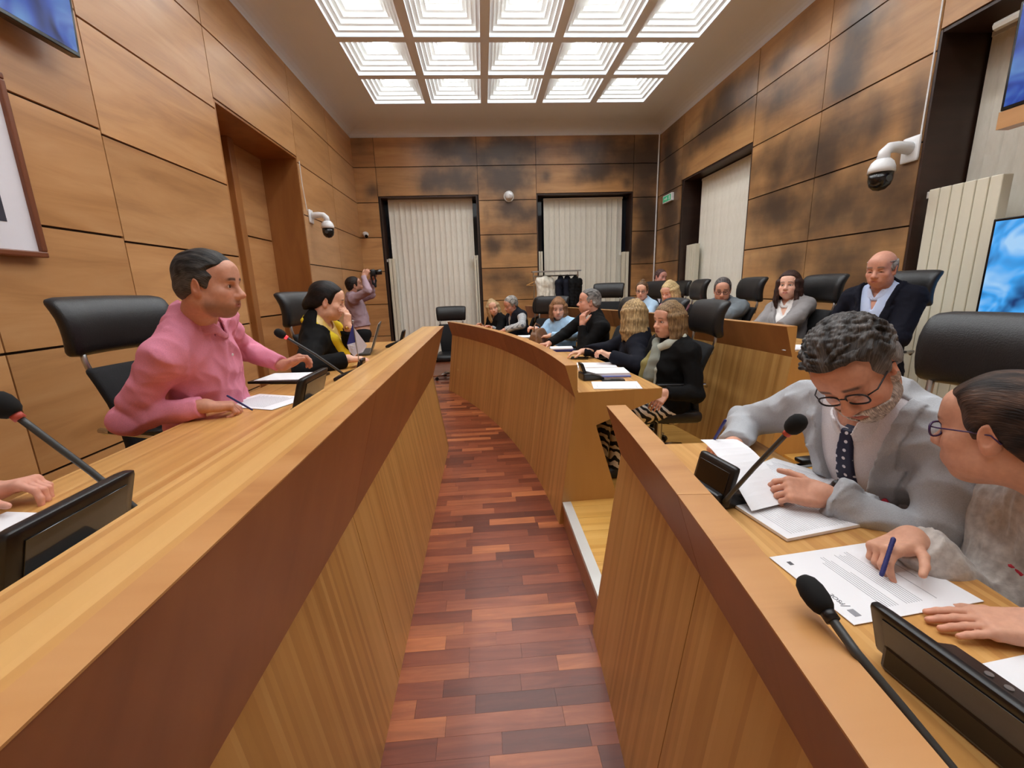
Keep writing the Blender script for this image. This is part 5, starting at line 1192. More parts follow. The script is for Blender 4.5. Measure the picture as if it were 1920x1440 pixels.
def strand_attr(o, q, long):
    me = o.data
    if len(me.vertices) != len(q): return
    a = np.zeros((len(q), 3), F32)
    if long: a[:, 0] = np.arctan2(q[:, 0], -q[:, 1] - 0.01) * 0.085; a[:, 1] = q[:, 2]
    else: a[:, 0] = np.arctan2(q[:, 0], q[:, 2] + 0.06) * 0.10; a[:, 1] = q[:, 1]
    at = me.attributes.new('strand', 'FLOAT_VECTOR', 'POINT'); at.data.foreach_set('vector', a.ravel())
def hair_mesh(put, style, head, HR, S, hh, c1, c2, fat=0.0):
    long = style.get('long', 0.0); t = style.get('t', 0.010); amp = style.get('amp', 0.003); fr = style.get('freq', 260)
    lo = head - (0.165 + 0.03) * S; hi = head + (0.165 + 0.03) * S; lo = lo - np.array([0, 0, max(0, long - 0.08)])
    if style.get('bun'): lo = lo - 0.05; hi = hi + 0.05
    v = Vox(lo, hi, hh if not long else max(hh, 0.0032))
    P = lambda x, y, z: head + HR @ (np.array([x, y, z]) * S)
    v.ell(P(0, -0.016, 0.036), np.array([0.076 + t, 0.098 + t, 0.084 + t]) * S, HR, 0.0)
    v.ell(P(0, -0.045, -0.02), np.array([0.062 + t * 0.8, 0.06 + t, 0.065]) * S, HR, 0.03)
    for sx in (-1, 1): v.ell(P(sx * 0.055, 0.0, -0.005), np.array([0.022 + t if long else 0.0165 + 0.55 * t, 0.05, 0.05]) * S, HR, 0.025)
    for c, r in style.get('blobs', []): v.ell(P(*c), np.array(r) * S, HR, 0.03)
    x, y, z = [c / F32(S) for c in v.local(head, HR)]
    hl = style.get('line', 0.072)           # height of the front hairline
    rec = style.get('recede', 0.0)          # temples pulled back
    yl = np.interp(z, [-0.12, -0.05, -0.02, 0.02, 0.05, hl, hl + 0.02, 0.2], [-0.045, -0.032, 0.022, 0.036, 0.050, 0.066, 0.12, 0.2]).astype(F32) - F32(rec) * np.clip((np.abs(x) - 0.015) / 0.03, 0, 1) * np.clip((z - 0.03) / 0.02, 0, 1) - F32(style.get('back', 0.0)) * np.clip((z - 0.02) / 0.03, 0, 1)
    zl = np.interp(y, [-0.12, -0.06, -0.03, -0.012, 0.012, 0.03, 0.05], [-0.078, -0.07, -0.03, 0.004, -0.018, -0.022, -0.02]).astype(F32)
    if style.get('crown'):                  # bald on top
        cr = style['crown']; v.d = np.maximum(v.d, np.minimum(z - F32(cr), F32(0.2)) * F32(S))
    st = waves(*[c.astype(F32) if hasattr(c, 'astype') else c for c in (x * (0.35 if style.get('comb', 'y') == 'x' else 1.0), y * (0.3 if style.get('comb', 'y') == 'y' else 1.0), z * (0.45 if not long else 0.25))], fr, 4, 6)
    st2 = waves(x, y, z, fr * 0.28, 9, 4)
    gg = np.maximum(y - yl, (zl if not long else zl - F32(0.3)) - z) + waves(x, y, z, 160, 31, 5) * F32(0.006)
    tap = F32(t + 0.004) * (1 - np.clip(-gg / F32(style.get('taper', 0.028)), 0, 1)) ** 1.5
    d = np.maximum(v.d + (st * F32(amp) + st2 * F32(amp * style.get('wave', 1.0)) + tap) * F32(S), gg * F32(S * 0.9))
    if long:      # locks hanging from temple round the back to temple
        v.d = d; r = np.random.RandomState(int(long * 1000) + int(c1[0])); nl = style.get('locks', 44) + 16
        span = style.get('span', 2.35); part = style.get('part', 0.0)
        for i in range(nl):
            a = -span + 2 * span * (i + 0.5) / nl + r.uniform(-0.05, 0.05)     # angle from the back
            sx, cy = math.sin(a), -math.cos(a); L = long * (1.0 + 0.10 * r.uniform(-1, 1)) ; fl = style.get('flare', 0.0)
            rad = r.uniform(0.97, 1.06); w0 = 0.012 + 0.004 * r.rand()
            p0 = P(sx * 0.045, -0.02 + cy * 0.06, 0.095); p1 = P(sx * 0.083 * rad, -0.014 + cy * 0.095 * rad, 0.03); p2 = P(sx * (0.086 + fl * 0.3) * rad, -0.018 + cy * (0.088 + 0.2 * fl) * rad, -0.05)
            w = style.get('wavy', 0.0) * r.uniform(-1, 1)
            p3 = P(sx * (0.088 + fl + w), -0.02 + cy * (0.082 + fl) + w, -0.05 - (L - 0.05) * 0.55); p4 = P(sx * (0.080 + fl * 0.9) + w * 0.5, -0.018 + cy * (0.075 + fl * 0.8) - w, -0.05 - (L - 0.05))
            zz = 0.55 if abs(a) > 1.75 else 1.0
            p0 = P(sx * 0.018, -0.02 + cy * 0.03, 0.112)
            for A, B, ra, rb in ((p0, p1, w0 * 0.8, w0), (p1, p2, w0, w0 * 1.05), (p2, p3, w0 * 1.05, w0 * 0.9), (p3, p4, w0 * 0.9, w0 * 0.45)): v.cap(A, B, ra * S * zz ** 0.5, rb * S * zz ** 0.5, 0.018 * S)
        d = v.d
        face = np.maximum(np.abs(x) - F32(style.get('facew', 0.058)), np.maximum(0.03 - y, z - F32(hl - 0.01)))
        d = np.maximum(d, -face * F32(S))
    if style.get('tufts'):
        v.d = d; r = np.random.RandomState(5); k = 0; A0 = np.array([0.076 + t, 0.098 + t, 0.084 + t]); C0 = np.array([0, -0.016, 0.036])
        while k < style['tufts']:
            a, e = r.uniform(-PI, PI), r.uniform(0.0, 1.45); nv = np.array([math.cos(e) * math.sin(a), math.cos(e) * math.cos(a), math.sin(e)]); p = C0 + A0 * nv
            if p[1] > np.interp(p[2], [0.0, 0.05, hl, hl + 0.02], [0.02, 0.04, 0.055, 0.10]) - rec * (abs(p[0]) > 0.03) or p[2] < 0.0: continue
            k += 1; tn = np.array([r.uniform(-0.5, 0.5) + 0.9 * p[0] / 0.09, -0.7, r.uniform(-0.3, 0.3)]); tn = unit(tn - nv * (tn @ nv)); sd = np.cross(nv, tn); c_ = r.uniform(-1, 1)
            p0 = p - nv * 0.006; p1 = p + tn * 0.020 + nv * 0.0035 + sd * 0.006 * c_; p2 = p + tn * 0.042 - nv * 0.006 + sd * 0.016 * c_
            v.cap(P(*p0), P(*p1), 0.0056 * S, 0.0052 * S, 0.004 * S); v.cap(P(*p1), P(*p2), 0.0052 * S, 0.0024 * S, 0.004 * S)
        d = v.d
    if style.get('bun'):
        bp, br = style['bun']; v.d = d; v.ell(P(*bp), np.array([br] * 3) * S, HR, 0.01); d = v.d + waves(x, y, z, 300, 2, 5) * F32(0.003)
    V, Q = v.extract(d)
    q = (V - head) @ HR / S
    sp = 0.5 + 0.5 * waves(q[:, 0] * (2.2 if long else 1), q[:, 1] * (2.2 if long else 0.4), q[:, 2] * (0.35 if long else 0.6), fr * 1.1, 21, 6) * 1.6
    sp = np.clip(0.5 + (sp - 0.5) * (0.8 if long else 1.5), 0, 1)[:, None]
    if style.get('side_grey'):
        w = np.clip((0.055 - q[:, 2]) / 0.05, 0, 1)[:, None]; sp = np.clip(sp * 0.45 + w * 0.75, 0, 1)
    ho = put('hair', V, Q, 'hair', rgbl(c1) * (1 - sp) + rgbl(c2) * sp)
    if ho: strand_attr(ho, q, long)
# ------------------------------------------------------------ the people
SHORT = dict(t=0.010, amp=0.0022, freq=330)
CROP = dict(t=0.005, amp=0.0012, freq=420)
mode = globals().get('PEOPLE', None)
def want(n): return mode is None or n in mode
def band(c, name, m, cond, off=0.03, th=0.014):
    """garment patch lying on the torso: cond is a distance field limiting it"""
    d = np.maximum(np.maximum(c['dt'] - F32(off), -(c['dt'] - F32(off - th))), cond); V, Q = c['g'].extract(d); return c['put'](name, V, Q, m)
def surf(c, x, z, off):
    """how far forward the torso surface lies at lateral x, height z"""
    g = c['g']
    for y in np.arange(0.32, -0.05, -0.003):
        i = np.round((c['T'](x, y, z) - g.lo) / g.h).astype(int)
        if (i >= 0).all() and (i < g.n).all() and c['dt'][tuple(i)] < off: return float(y)
    return 0.12
def strand(c, name, m, pts, r, h=None, k=0.02, flat=None):
    """soft roll of cloth through points (scarves, cords, straps)"""
    pts = [np.array(p, float) for p in pts]; rs = r if isinstance(r, (list, tuple)) else [r] * len(pts)
    P = np.array(pts); v = Vox(P.min(0) - max(rs) - 0.03, P.max(0) + max(rs) + 0.03, h or c['g'].h)
    for i in range(len(pts) - 1): v.cap(pts[i], pts[i + 1], rs[i], rs[i + 1], k)
    x, y, z = v.xyz(); V, Q = v.extract(v.d + waves(x, y, z, 90, 3, 5) * F32(max(rs) * 0.10)); return c['put'](name, V, Q, m)

if want('pink'):
    def ex(c):
        T, TL = c['T'], c['TL']
        for z in (TL - 0.10, TL - 0.18, TL - 0.26, TL - 0.34):
            y = surf(c, 0.0, z, 0.014); s = MB(); s.lathe([(0.0, -0.001), (0.0055, -0.001), (0.0055, 0.003), (0.0, 0.0035)], 12, (0, 0, 0), 1)
            q = ob('button', s, 'white_plastic', c['root']); q.matrix_local = c['inv'] @ Matrix(np.block([[c['TR'], T(0.0, y, z)[:, None]], [np.zeros((1, 3)), np.ones((1, 1))]]).tolist())
        o = strand(c, 'pen', 'navy_card', [(-0.93, 1.705, 1.062), (-0.985, 1.655, 1.135)], 0.004, 0.003, 0.001)
    person('man in a pink button-down shirt writing at the straight desk', (-1.005, 1.705, 1.548), -86, -6, 0, hip=(-1.29, 1.93, 0.83), nb=(-1.12, 1.775, 1.395), byaw=-88, res=0, skin=(205, 150, 126), hair=dict(SHORT, line=0.062, recede=0.02, side_grey=True, t=0.008), hairc=(16, 14, 13), hairc2=(84, 79, 76),
           stubble=((96, 78, 70), 0.55), topc=(222, 140, 164), collar=(216, 136, 158), top='shirt', wrinkle=0.009, width=1.06, belly=0.14, fat=0.003, floor=0.30, nose=1.1,
           rw=(-1.06, 1.63, 1.105), rhand='pen', rh=((0.85, 0.42, -0.12), (0.1, 0.0, -1)), rpole=(-1.0, -0.15, -0.45), lw=(-0.98, 2.12, 1.17), lhand='curl', lh=((0.6, 0.35, 0.25), (0.35, -0.3, -0.9)), lpole=(-0.2, 0.9, -0.6), extras=ex)
if want('yellow'):
    cloth('yellow_scarf', (232, 205, 48)); noisy('gold_satin', srgb(196, 158, 70), srgb(240, 212, 132), 14, 0.3, bump=0.3)
    def ex(c):
        T, TL = c['T'], c['TL']
        for k, e in ((-1, 0.30), (1, 0.36)):
            strand(c, 'scarf', 'yellow_scarf', [T(k * 0.02, -0.09, TL + 0.035), T(k * 0.075, -0.02, TL + 0.03), T(k * 0.085, 0.085, TL - 0.05), T(k * 0.080, 0.145, TL - 0.16), T(k * 0.075, 0.16, TL - e)], [0.026, 0.03, 0.034, 0.036, 0.032])
        strand(c, 'bracelet', 'brass', [c['W'][-1] + np.array([0.028, 0.0, -0.01]), c['W'][-1] + np.array([-0.01, 0.028, 0]), c['W'][-1] + np.array([-0.028, 0, -0.01]), c['W'][-1] + np.array([0, -0.028, 0]), c['W'][-1] + np.array([0.028, 0.0, -0.01])], 0.006, 0.004)
    person('woman in black with a yellow scarf resting her chin on her hand', (-1.01, 2.93, 1.455), -74, -14, 0, hip=(-1.16, 3.12, 0.80), byaw=-84, res=1, female=True, skin=(226, 178, 152), eyes='down', hair=dict(t=0.010, amp=0.0015, freq=220, line=0.066, blobs=[((0, -0.10, -0.03), (0.045, 0.04, 0.05)), ((0, -0.12, -0.08), (0.03, 0.03, 0.06))]), hairc=(15, 10, 9), hairc2=(34, 24, 20),
           top='jacket', topc=(9, 9, 10), vee=(0.085, 0.2), under=dict(c=(220, 190, 110)), underm='gold_satin', floor=0.30, lw=(-0.88, 2.86, 1.285), lhand='chin', lh=((0.06, 0.10, 0.9), (-0.9, 0.1, 0.05)), lpole=(0.3, 0.3, -1), rw=(-0.84, 2.66, 1.11), rh=((0.8, 0.2, -0.05), (0, 0, -1)), rpole=(-0.4, -0.9, -0.4), extras=ex)
if want('phot'):
    def ex(c):
        o = c['root']
        s = MB(); s.rbox((0, 0, 0), (0.13, 0.07, 0.09), 0.015, 4); q = ob('camera_body', s, 'black_plastic', o, smooth=True)
        q.matrix_parent_inverse = c['inv']; q.location = (-1.50, 6.22, 1.765); q.rotation_euler = (0.1, 0, math.radians(-70))
        s = MB(); s.lathe([(0.0, 0.0), (0.034, 0.0), (0.038, 0.09), (0.03, 0.095), (0.0, 0.085)], 16, (0, 0.03, 0), 1); ob('lens_barrel', s, 'black_gloss', q, smooth=True)
        strand(c, 'camera_strap', 'black_fabric', [(-1.52, 6.2, 1.72), (-1.50, 6.2, 1.62), (-1.47, 6.2, 1.58), (-1.46, 6.2, 1.66), (-1.47, 6.2, 1.74)], 0.010, 0.006)
    person('photographer in a mauve shirt holding a camera up in the left back corner', (-1.78, 6.29, 1.605), -66, 8, 0, hip=(-1.74, 6.25, 0.93), byaw=-72, res=1, skin=(200, 150, 126), hair=dict(CROP, t=0.007, line=0.064), hairc=(28, 22, 20), stubble=((40, 30, 28), 0.85), topc=(170, 146, 156), top='shirt', hemz=0.10, legs='stand', floor=0.0, bottom=(22, 22, 24), wrinkle=0.006,
           rw=(-1.60, 6.13, 1.72), rhand='curl', rh=((0.55, 0.25, 0.75), (0.3, 0.8, -0.2)), rpole=(0.3, -0.6, -0.8), lw=(-1.55, 6.35, 1.69), lhand='curl', lh=((0.6, -0.2, 0.6), (-0.1, -0.9, 0.2)), lpole=(0.3, 0.6, -0.9), extras=ex)
if want('row1'):
    person('blonde woman in a black jacket at the far end of the front row', (0.145, 6.73, 1.215), 182, -6, 14, hip=(0.34, 6.85, 0.60), byaw=120, res=2, female=True, skin=(222, 172, 146), mouth='smile', hair=dict(t=0.008, amp=0.002, freq=200, long=0.25, locks=40, line=0.062, part=1), hairc=(150, 118, 78), hairc2=(222, 194, 150), top='jacket', topc=(9, 9, 10), vee=(0.05, 0.6), under=dict(c=(24, 24, 26)),
           lw=(-0.02, 6.5, 0.93), rw=(-0.05, 6.85, 0.93))
    check('plaid_shirt', srgb(222, 222, 220), srgb(60, 66, 80), srgb(90, 96, 110), 22.0)
    person('grey-haired man in a dark vest and plaid shirt leaning to his neighbour', (0.40, 6.41, 1.265), 116, -22, -12, hip=(0.62, 6.45, 0.60), byaw=112, res=2, skin=(206, 150, 128), hair=dict(SHORT, line=0.066), hairc=(112, 108, 104), hairc2=(176, 172, 166), top='vest', topc=(20, 22, 32), under=dict(c=(222, 222, 220)), underm='plaid_shirt', vee=(0.05, 0.5), lw=(0.28, 6.05, 0.93), rw=(0.1, 6.5, 0.93), lpole=(0.2, -0.9, -0.3), width=1.05)
    person('woman in a light blue sweater with a white collar holding a brown bag', (0.885, 5.12, 1.245), 168, -8, 0, hip=(1.0, 5.2, 0.58), byaw=128, res=1, female=True, skin=(226, 176, 152), hair=dict(t=0.014, amp=0.002, freq=180, long=0.135, locks=44, line=0.045, facew=0.052, flare=0.006), hairc=(104, 70, 46), hairc2=(168, 122, 84), top='sweater', topc=(166, 200, 228), collar=(236, 238, 242), width=1.12, wrinkle=0.006,
           rw=(0.60, 4.98, 1.03), rh=((-0.6, -0.3, 0.2), (-0.2, 0, -1)), rhand='curl', lw=(0.74, 4.82, 0.965), lh=((-0.8, 0.2, -0.1), (0, 0, -1)), lpole=(0.3, -0.9, -0.3))
    person('grey-haired man in a black sweater with his hand at his chin', (1.05, 4.30, 1.345), 84, 2, 0, hip=(1.17, 4.42, 0.60), byaw=96, res=1, skin=(212, 156, 132), hair=dict(SHORT, line=0.07, recede=0.025, side_grey=True, t=0.009), hairc=(70, 66, 64), hairc2=(168, 164, 160), top='sweater', topc=(8, 8, 9), collar=(236, 232, 220), width=1.18, belly=0.2, fat=0.006, stubble=((150, 130, 120), 0.25),
           lw=(0.955, 4.17, 1.13), lhand='chin', lh=((0.05, 0.1, 0.95), (0.75, 0.4, 0.1)), lpole=(0.3, -0.4, -1), rw=(0.66, 4.42, 0.925), rhand='fist', rh=((-0.9, -0.3, -0.05), (0.1, 0.0, -1)), rpole=(0.1, 0.9, -0.3))
    person('woman with blonde hair seen from behind in a navy jacket', (1.235, 3.55, 1.245), 34, -6, 6, hip=(1.34, 3.66, 0.58), byaw=66, res=1, female=True, skin=(224, 176, 150), hair=dict(t=0.014, amp=0.002, freq=170, long=0.20, locks=56, line=0.06, span=2.6, flare=0.012, wavy=0.012), hairc=(112, 86, 56), hairc2=(206, 174, 124), top='jacket', topc=(14, 16, 28), vee=(0.04, 0.6),
           lw=(0.98, 3.30, 0.955), lh=((-0.7, 0.1, 0.35), (-0.3, 0.2, -0.9)), lhand='curl', lpole=(0.5, -0.8, -0.3), rw=(0.86, 3.75, 0.93))
if want('zebra'):
    zebra('zebra_cloth'); cloth('scarf_grey', (138, 142, 132)); cloth('scarf_pale', (186, 190, 178)); cloth('scarf_olive', (142, 132, 82))
    def ex(c):
        T, TL = c['T'], c['TL']
        strand(c, 'scarf', 'scarf_pale', [T(0.02, -0.085, TL + 0.03), T(-0.085, -0.01, TL + 0.045), T(-0.07, 0.085, TL + 0.0), T(0.0, 0.12, TL - 0.045)], [0.026, 0.03, 0.03, 0.03])
        strand(c, 'scarf', 'scarf_grey', [T(0.02, -0.085, TL + 0.03), T(0.085, -0.01, TL + 0.045), T(0.06, 0.095, TL - 0.01), T(0.0, 0.125, TL - 0.05), T(-0.02, 0.145, TL - 0.12), T(-0.015, 0.165, TL - 0.24)], [0.026, 0.03, 0.03, 0.034, 0.045, 0.055])
        strand(c, 'scarf', 'scarf_olive', [T(0.01, 0.13, TL - 0.06), T(0.035, 0.16, TL - 0.16), T(0.04, 0.175, TL - 0.30)], [0.03, 0.048, 0.055])
        strand(c, 'scarf', 'scarf_pale', [T(-0.03, 0.13, TL - 0.06), T(-0.06, 0.155, TL - 0.18), T(-0.065, 0.165, TL - 0.36)], [0.014, 0.014, 0.012])
    person('woman in a black sweater, checked scarf and zebra-patterned trousers', (1.295, 2.98, 1.245), 106, -4, 0, hip=(1.33, 3.02, 0.60), byaw=100, res=1, female=True, skin=(214, 160, 134), mouth='open', hair=dict(t=0.013, amp=0.0016, freq=200, long=0.155, locks=54, line=0.066, span=2.25, facew=0.056, flare=0.004), hairc=(92, 70, 50), hairc2=(166, 136, 98), top='sweater', topc=(8, 8, 9), bottomm='zebra_cloth', width=1.12, belly=0.12,
           lw=(1.155, 2.67, 0.80), lhand=[(0.25, 0.2, 0.1)] * 4, lh=((-0.62, -0.45, -0.55), (-0.35, 0.1, -0.75)), lpole=(0.35, -0.25, -1), rw=(1.0, 3.1, 0.80), extras=ex, wrinkle=0.005)
if want('tier2'):
    person('woman with glasses and a hair bun in a light blue shirt', (2.20, 5.97, 1.41), 150, -8, 0, hip=(2.28, 6.05, 0.76), byaw=120, res=2, female=True, skin=(228, 180, 154), hair=dict(CROP, t=0.009, line=0.066, bun=((0.0, -0.07, 0.115), 0.034)), hairc=(66, 46, 34), hairc2=(130, 100, 70), top='shirt', topc=(176, 206, 232), collar=(176, 206, 232), glasses='spectacle_black', floor=0.31, lw=(1.95, 5.7, 1.09), rw=(1.9, 6.0, 1.09))
    person('man in a dark suit and white shirt in the far corner', (2.90, 7.05, 1.60), 200, -10, -8, hip=(3.0, 7.1, 0.9), byaw=150, res=2, skin=(206, 150, 136), hair=dict(CROP, line=0.064, t=0.008), hairc=(62, 46, 44), top='jacket', topc=(30, 32, 44), vee=(0.07, 0.5, 0.05), under=dict(c=(232, 226, 234)), collar=(232, 226, 234), floor=0.31)
    person('blonde woman in a pink top looking down', (2.30, 5.30, 1.395), 118, -20, 0, hip=(2.38, 5.26, 0.76), byaw=108, res=2, female=True, skin=(228, 178, 156), eyes='down', hair=dict(t=0.012, amp=0.002, freq=180, long=0.20, locks=50, line=0.07, flare=0.006), hairc=(168, 138, 92), hairc2=(236, 212, 160), top='sweater', topc=(228, 160, 172), floor=0.31, lw=(2.02, 5.0, 1.09), rw=(2.0, 5.4, 1.09))
    def ex(c):
        T, TL = c['T'], c['TL']
        strand(c, 'hood', 'cloth_118_126_132', [T(-0.085, 0.055, TL - 0.02), T(-0.10, -0.03, TL + 0.02), T(-0.06, -0.10, TL + 0.02), T(0.06, -0.10, TL + 0.02), T(0.10, -0.03, TL + 0.02), T(0.085, 0.055, TL - 0.02)], [0.028, 0.036, 0.042, 0.042, 0.036, 0.028])
        for k in (-1, 1): strand(c, 'cord', 'white_plastic', [T(k * 0.085, 0.03, TL + 0.03), T(k * 0.088, 0.09, TL - 0.02), T(k * 0.075, 0.135, TL - 0.1), T(k * 0.08, 0.15, TL - 0.17)], 0.006, 0.005, 0.003)
    person('man with glasses in a grey hooded jacket looking down', (2.50, 4.45, 1.415), 150, -16, 0, hip=(2.56, 4.48, 0.76), byaw=118, res=1, skin=(210, 156, 132), eyes='down', hair=dict(CROP, line=0.066, t=0.006), hairc=(48, 42, 42), hairc2=(110, 104, 104), stubble=((120, 100, 92), 0.4), glasses='spectacle_black', top='jacket', topc=(118, 126, 132), vee=(0.09, 0.3), under=dict(c=(74, 84, 104)), collar=(74, 84, 104), width=1.05, fat=0.005, floor=0.31, extras=ex,
           lw=(2.14, 4.10, 1.10), rw=(2.1, 4.55, 1.10), lpole=(0.4, -0.9, -0.2), wrinkle=0.006)
    person('dark-haired woman in a grey blazer and white blouse', (2.78, 3.84, 1.445), 130, 3, 0, hip=(2.78, 3.74, 0.76), byaw=118, res=1, female=True, skin=(232, 184, 162), mouth='smile', hair=dict(t=0.016, amp=0.002, freq=180, long=0.19, locks=54, line=0.068, flare=0.012, wavy=0.008, span=2.3), hairc=(34, 22, 20), hairc2=(78, 52, 44), top='jacket', topc=(146, 142, 142), vee=(0.085, 0.35, 0.05), under=dict(c=(238, 234, 232), open=0.05), collar=(240, 238, 236), floor=0.31, lips=(176, 88, 88), width=0.86,
           lw=(2.42, 3.42, 1.10), rw=(2.38, 3.7, 1.10), lhand='curl', rhand='curl', lpole=(0.6, -0.8, -0.2), wrinkle=0.005)
    person('bald man in a navy suit and light blue shirt looking down', (2.85, 3.00, 1.55), 116, -10, 0, hip=(2.92, 3.02, 0.80), byaw=112, res=1, skin=(208, 152, 130), eyes='down', hair=dict(CROP, t=0.006, crown=0.055, line=0.04, back=0.03), hairc=(110, 104, 100), hairc2=(176, 170, 166), browc=(110, 96, 90), top='jacket', topc=(13, 15, 29), vee=(0.10, 0.25, 0.05), under=dict(c=(190, 205, 236), open=0.035), collar=(196, 208, 238), width=0.97, floor=0.31, nose=1.12, S=1.04,
           lw=(2.62, 2.84, 0.98), rw=(2.6, 3.12, 0.98), wrinkle=0.005)
if want('suit'):
    m_ = mat('tie_navy', srgb(24, 28, 62), 0.6); b_ = m_.node_tree.nodes['Principled BSDF']
    co_ = nd(m_, 'ShaderNodeTexCoord').outputs['Object']; sx_ = nd(m_, 'ShaderNodeSeparateXYZ'); ln(m_, co_, sx_.inputs[0]); cx_ = nd(m_, 'ShaderNodeCombineXYZ'); ln(m_, sx_.outputs[1], cx_.inputs[0]); ln(m_, sx_.outputs[2], cx_.inputs[1])
    vo_ = nd(m_, 'ShaderNodeTexVoronoi', voronoi_dimensions='2D', i_Scale=38.0, i_Randomness=0.15); ln(m_, cx_.outputs[0], vo_.inputs[0])
    ln(m_, ramp(m_, vo_.outputs['Distance'], [(0.0, srgb(225, 225, 235)), (0.17, srgb(225, 225, 235)), (0.2, srgb(22, 26, 60))]), b_.inputs['Base Color'])
    mat('ribbon_red', srgb(200, 40, 62), 0.5)
    def ex(c):
        T, TL = c['T'], c['TL']
        y0 = 0.150
        y0 = surf(c, -0.105, TL - 0.21, 0.03) + 0.004
        strand(c, 'red_ribbon', 'ribbon_red', [T(-0.105, y0, TL - 0.24), T(-0.095, y0 + 0.006, TL - 0.20), T(-0.105, y0, TL - 0.185), T(-0.112, y0, TL - 0.20), T(-0.10, y0 + 0.006, TL - 0.235)], 0.006, 0.004, 0.002)
        strand(c, 'pen', 'navy_card', [(0.775, 1.37, 0.955), (0.79, 1.33, 1.045)], 0.005, 0.003, 0.001)
        w = c['W'][-1]; strand(c, 'watch', 'black_plastic', [w + np.array([0.03, 0.0, 0.028]), w + np.array([0.03, 0.03, 0]), w + np.array([0.03, 0.0, -0.028]), w + np.array([0.03, -0.03, 0]), w + np.array([0.03, 0, 0.028])], 0.008, 0.004)
    person('man in a grey suit and navy tie reading papers', (0.955, 1.04, 1.262), 126, -40, 24, hip=(1.38, 1.20, 0.60), nb=(1.125, 1.155, 1.115), byaw=102, res=0, skin=(216, 160, 134), eyes='down', mouth='smile', hair=dict(t=0.016, amp=0.003, freq=150, line=0.074, recede=0.018, wave=1.6, side_grey=True, taper=0.02, tufts=260), hairc=(34, 31, 31), hairc2=(138, 134, 132), beard=((150, 138, 130), (226, 218, 210)), glasses='spectacle_black', top='jacket', topc=(176, 179, 184), vee=(0.105, 0.22, 0.06),
           under=dict(c=(228, 224, 228)), collar=(232, 230, 234), tie='tie_navy', width=1.1, belly=0.08, wrinkle=0.009, nose=1.1, browc=(50, 44, 42), S=1.02,
           lw=(0.905, 1.02, 0.925), lhand='curl', lh=((-0.85, 0.35, 0.05), (0.1, 0.55, -0.8)), lpole=(0.95, -0.4, -0.15), rw=(0.87, 1.40, 0.93), rhand='pen', rh=((-0.85, -0.35, -0.05), (0.0, -0.2, -1)), rpole=(0.3, 0.9, -0.2), extras=ex)
if want('knit'):
    noisy('knit_wool', srgb(178, 171, 166), srgb(212, 206, 200), 60, 0.95, bump=0.6, sheen=0.4); mat('spectacle_purple', srgb(70, 46, 92), 0.25)
    def ex(c):
        strand(c, 'pen', 'navy_card', [(0.80, 0.735, 0.895), (0.845, 0.765, 0.955)], 0.0048, 0.003, 0.001)
        T, TL = c['T'], c['TL']; strand(c, 'red_ribbon', 'ribbon_red', [T(0.07, 0.13, TL - 0.10), T(0.085, 0.13, TL - 0.07), T(0.09, 0.13, TL - 0.11)], 0.006, 0.004, 0.002)
        w = np.array([0.81, 0.79, 0.925])
    person('woman in a grey cable-knit sweater signing a sheet', (1.075, 0.79, 1.175), 16, -10, 4, hip=(1.46, 0.55, 0.60), nb=(1.17, 0.69, 1.03), byaw=84, res=0, female=True, skin=(216, 164, 138), hair=dict(t=0.010, amp=0.0016, freq=210, line=0.07, blobs=[((0, -0.10, -0.03), (0.05, 0.035, 0.05))]), hairc=(30, 21, 18), hairc2=(88, 66, 54), glasses='spectacle_purple', top='knit', topm='knit_wool', wrinkle=0.006, width=1.05,
           rw=(0.925, 0.80, 0.93), rhand='pen', rh=((-0.85, -0.15, -0.15), (0.1, -0.3, -0.9)), rpole=(1.0, 0.0, -0.25), lw=(0.935, 0.575, 0.90), lhand='flat', lh=((-0.9, 0.28, -0.08), (0, 0, -1)), lpole=(1.0, -0.5, -0.2), extras=ex)
if want('hand'):
    person('bare hand of a person resting on the straight desk at the picture edge', (-1.42, 0.62, 1.52), -88, -4, 0, hip=(-1.55, 0.62, 0.82), byaw=-88, res=1, skin=(216, 160, 140), hair=dict(SHORT), hairc=(60, 48, 40), top='jacket', topc=(40, 42, 50), vee=(0.08, 0.3, 0.05), under=dict(c=(230, 230, 234)), collar=(230, 230, 234), floor=0.30,
           lw=(-1.14, 0.965, 1.09), lhand='curl', lh=((0.95, 0.25, 0.12), (0.1, -0.15, -1)), rw=(-1.1, 0.4, 1.09))

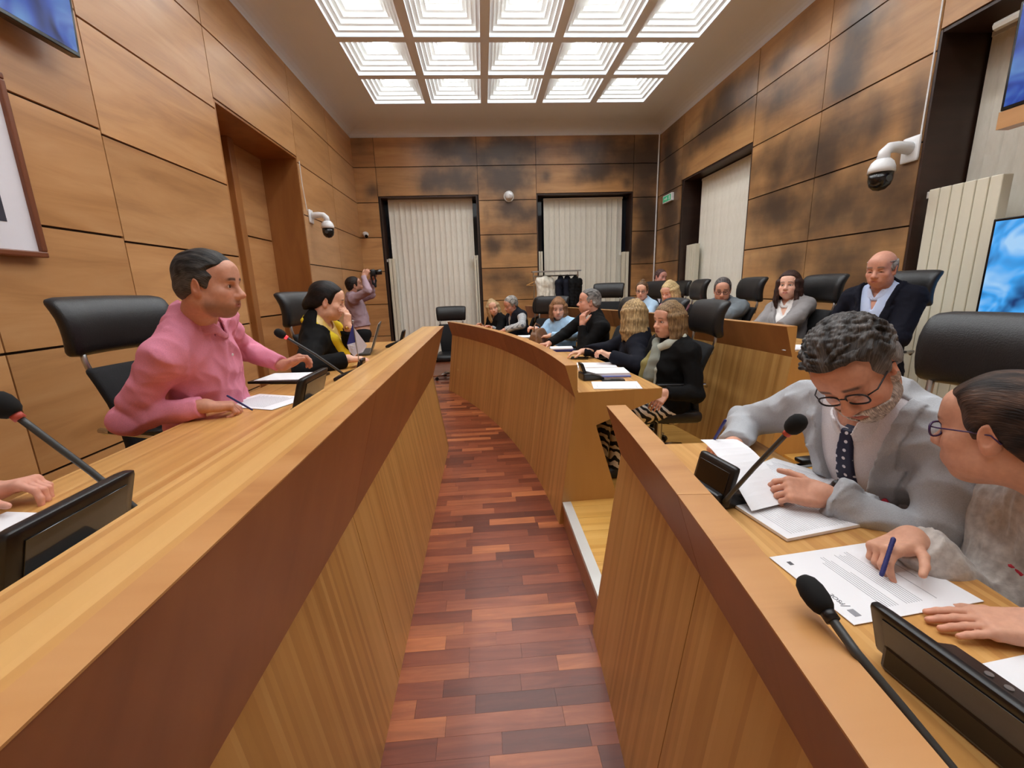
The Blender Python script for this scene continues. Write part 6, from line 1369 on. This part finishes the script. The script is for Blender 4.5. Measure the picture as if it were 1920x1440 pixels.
# ------------------------------------------------------------ coats on the rack
cloth('coat_white', (232, 226, 212), 0.95, 0.05, 60); cloth('coat_navy', (28, 30, 42)); cloth('coat_black', (20, 20, 22))
def coat(x, y, ztop, w, L, label, m, amp, puff=1.0, seed=1, yaw=0.0):
    R = Rz(yaw); o = np.array([x, y, ztop]); P = lambda a, b, c: o + R @ np.array([a, b, c])
    v = Vox(o - [w + 0.12, w + 0.12, L + 0.1], o + [w + 0.12, w + 0.12, 0.1], 0.012)
    v.cap(P(-w * 0.8, 0, -0.10), P(w * 0.8, 0, -0.10), 0.05 * puff, 0.05 * puff, 0.05); v.cap(P(0, 0, -0.04), P(0, 0, -0.12), 0.05, 0.07, 0.04)
    v.box(P(0, 0, -0.12 - (L - 0.12) / 2), (w * 0.85, 0.055 * puff, (L - 0.10) / 2), R, 0.05, 0.06)
    for k in (-1, 1): v.cap(P(k * w * 0.85, 0, -0.12), P(k * w * 1.0, -0.03, -0.12 - L * 0.62), 0.05 * puff, 0.04 * puff, 0.03)
    X_, Y_, Z_ = v.xyz(); d = v.d + (waves(X_, Y_, Z_ * 0.25, 60, seed, 5) + waves(X_, Y_, Z_, 90, seed + 3, 4) * 0.5) * F32(amp)
    V, Q = v.extract(d); r = tag(empty('coat', (x, y, ztop)), label, 'coat', 'coats on the coat rack')
    c = link('garment', mesh_np('garment', V, Q), m, r); c.matrix_parent_inverse = Matrix.Translation(r.location).inverted()
    s = MB(); s.tube([(0, 0, -0.06), (0, 0, -0.02), (0.02, 0, 0.01), (0.0, 0, 0.03), (-0.02, 0, 0.015)], 0.003, 6); ob('hanger_hook', s, 'chrome', r)
coat(1.17, 8.20, 1.70, 0.13, 0.58, 'white fluffy coat hanging at the end of the coat rack', 'coat_white', 0.020, 1.7, 3, 0.5)
coat(1.47, 8.24, 1.69, 0.13, 0.72, 'navy coat hanging in the middle of the coat rack', 'coat_navy', 0.012, 1.0, 5, 0.9)
coat(1.60, 8.26, 1.69, 0.13, 0.70, 'dark coat hanging between the navy and the black coat', 'coat_navy', 0.012, 1.0, 8, 1.1)
coat(1.74, 8.22, 1.68, 0.11, 0.66, 'black padded coat at the far end of the coat rack', 'coat_black', 0.016, 1.3, 9, 0.6)
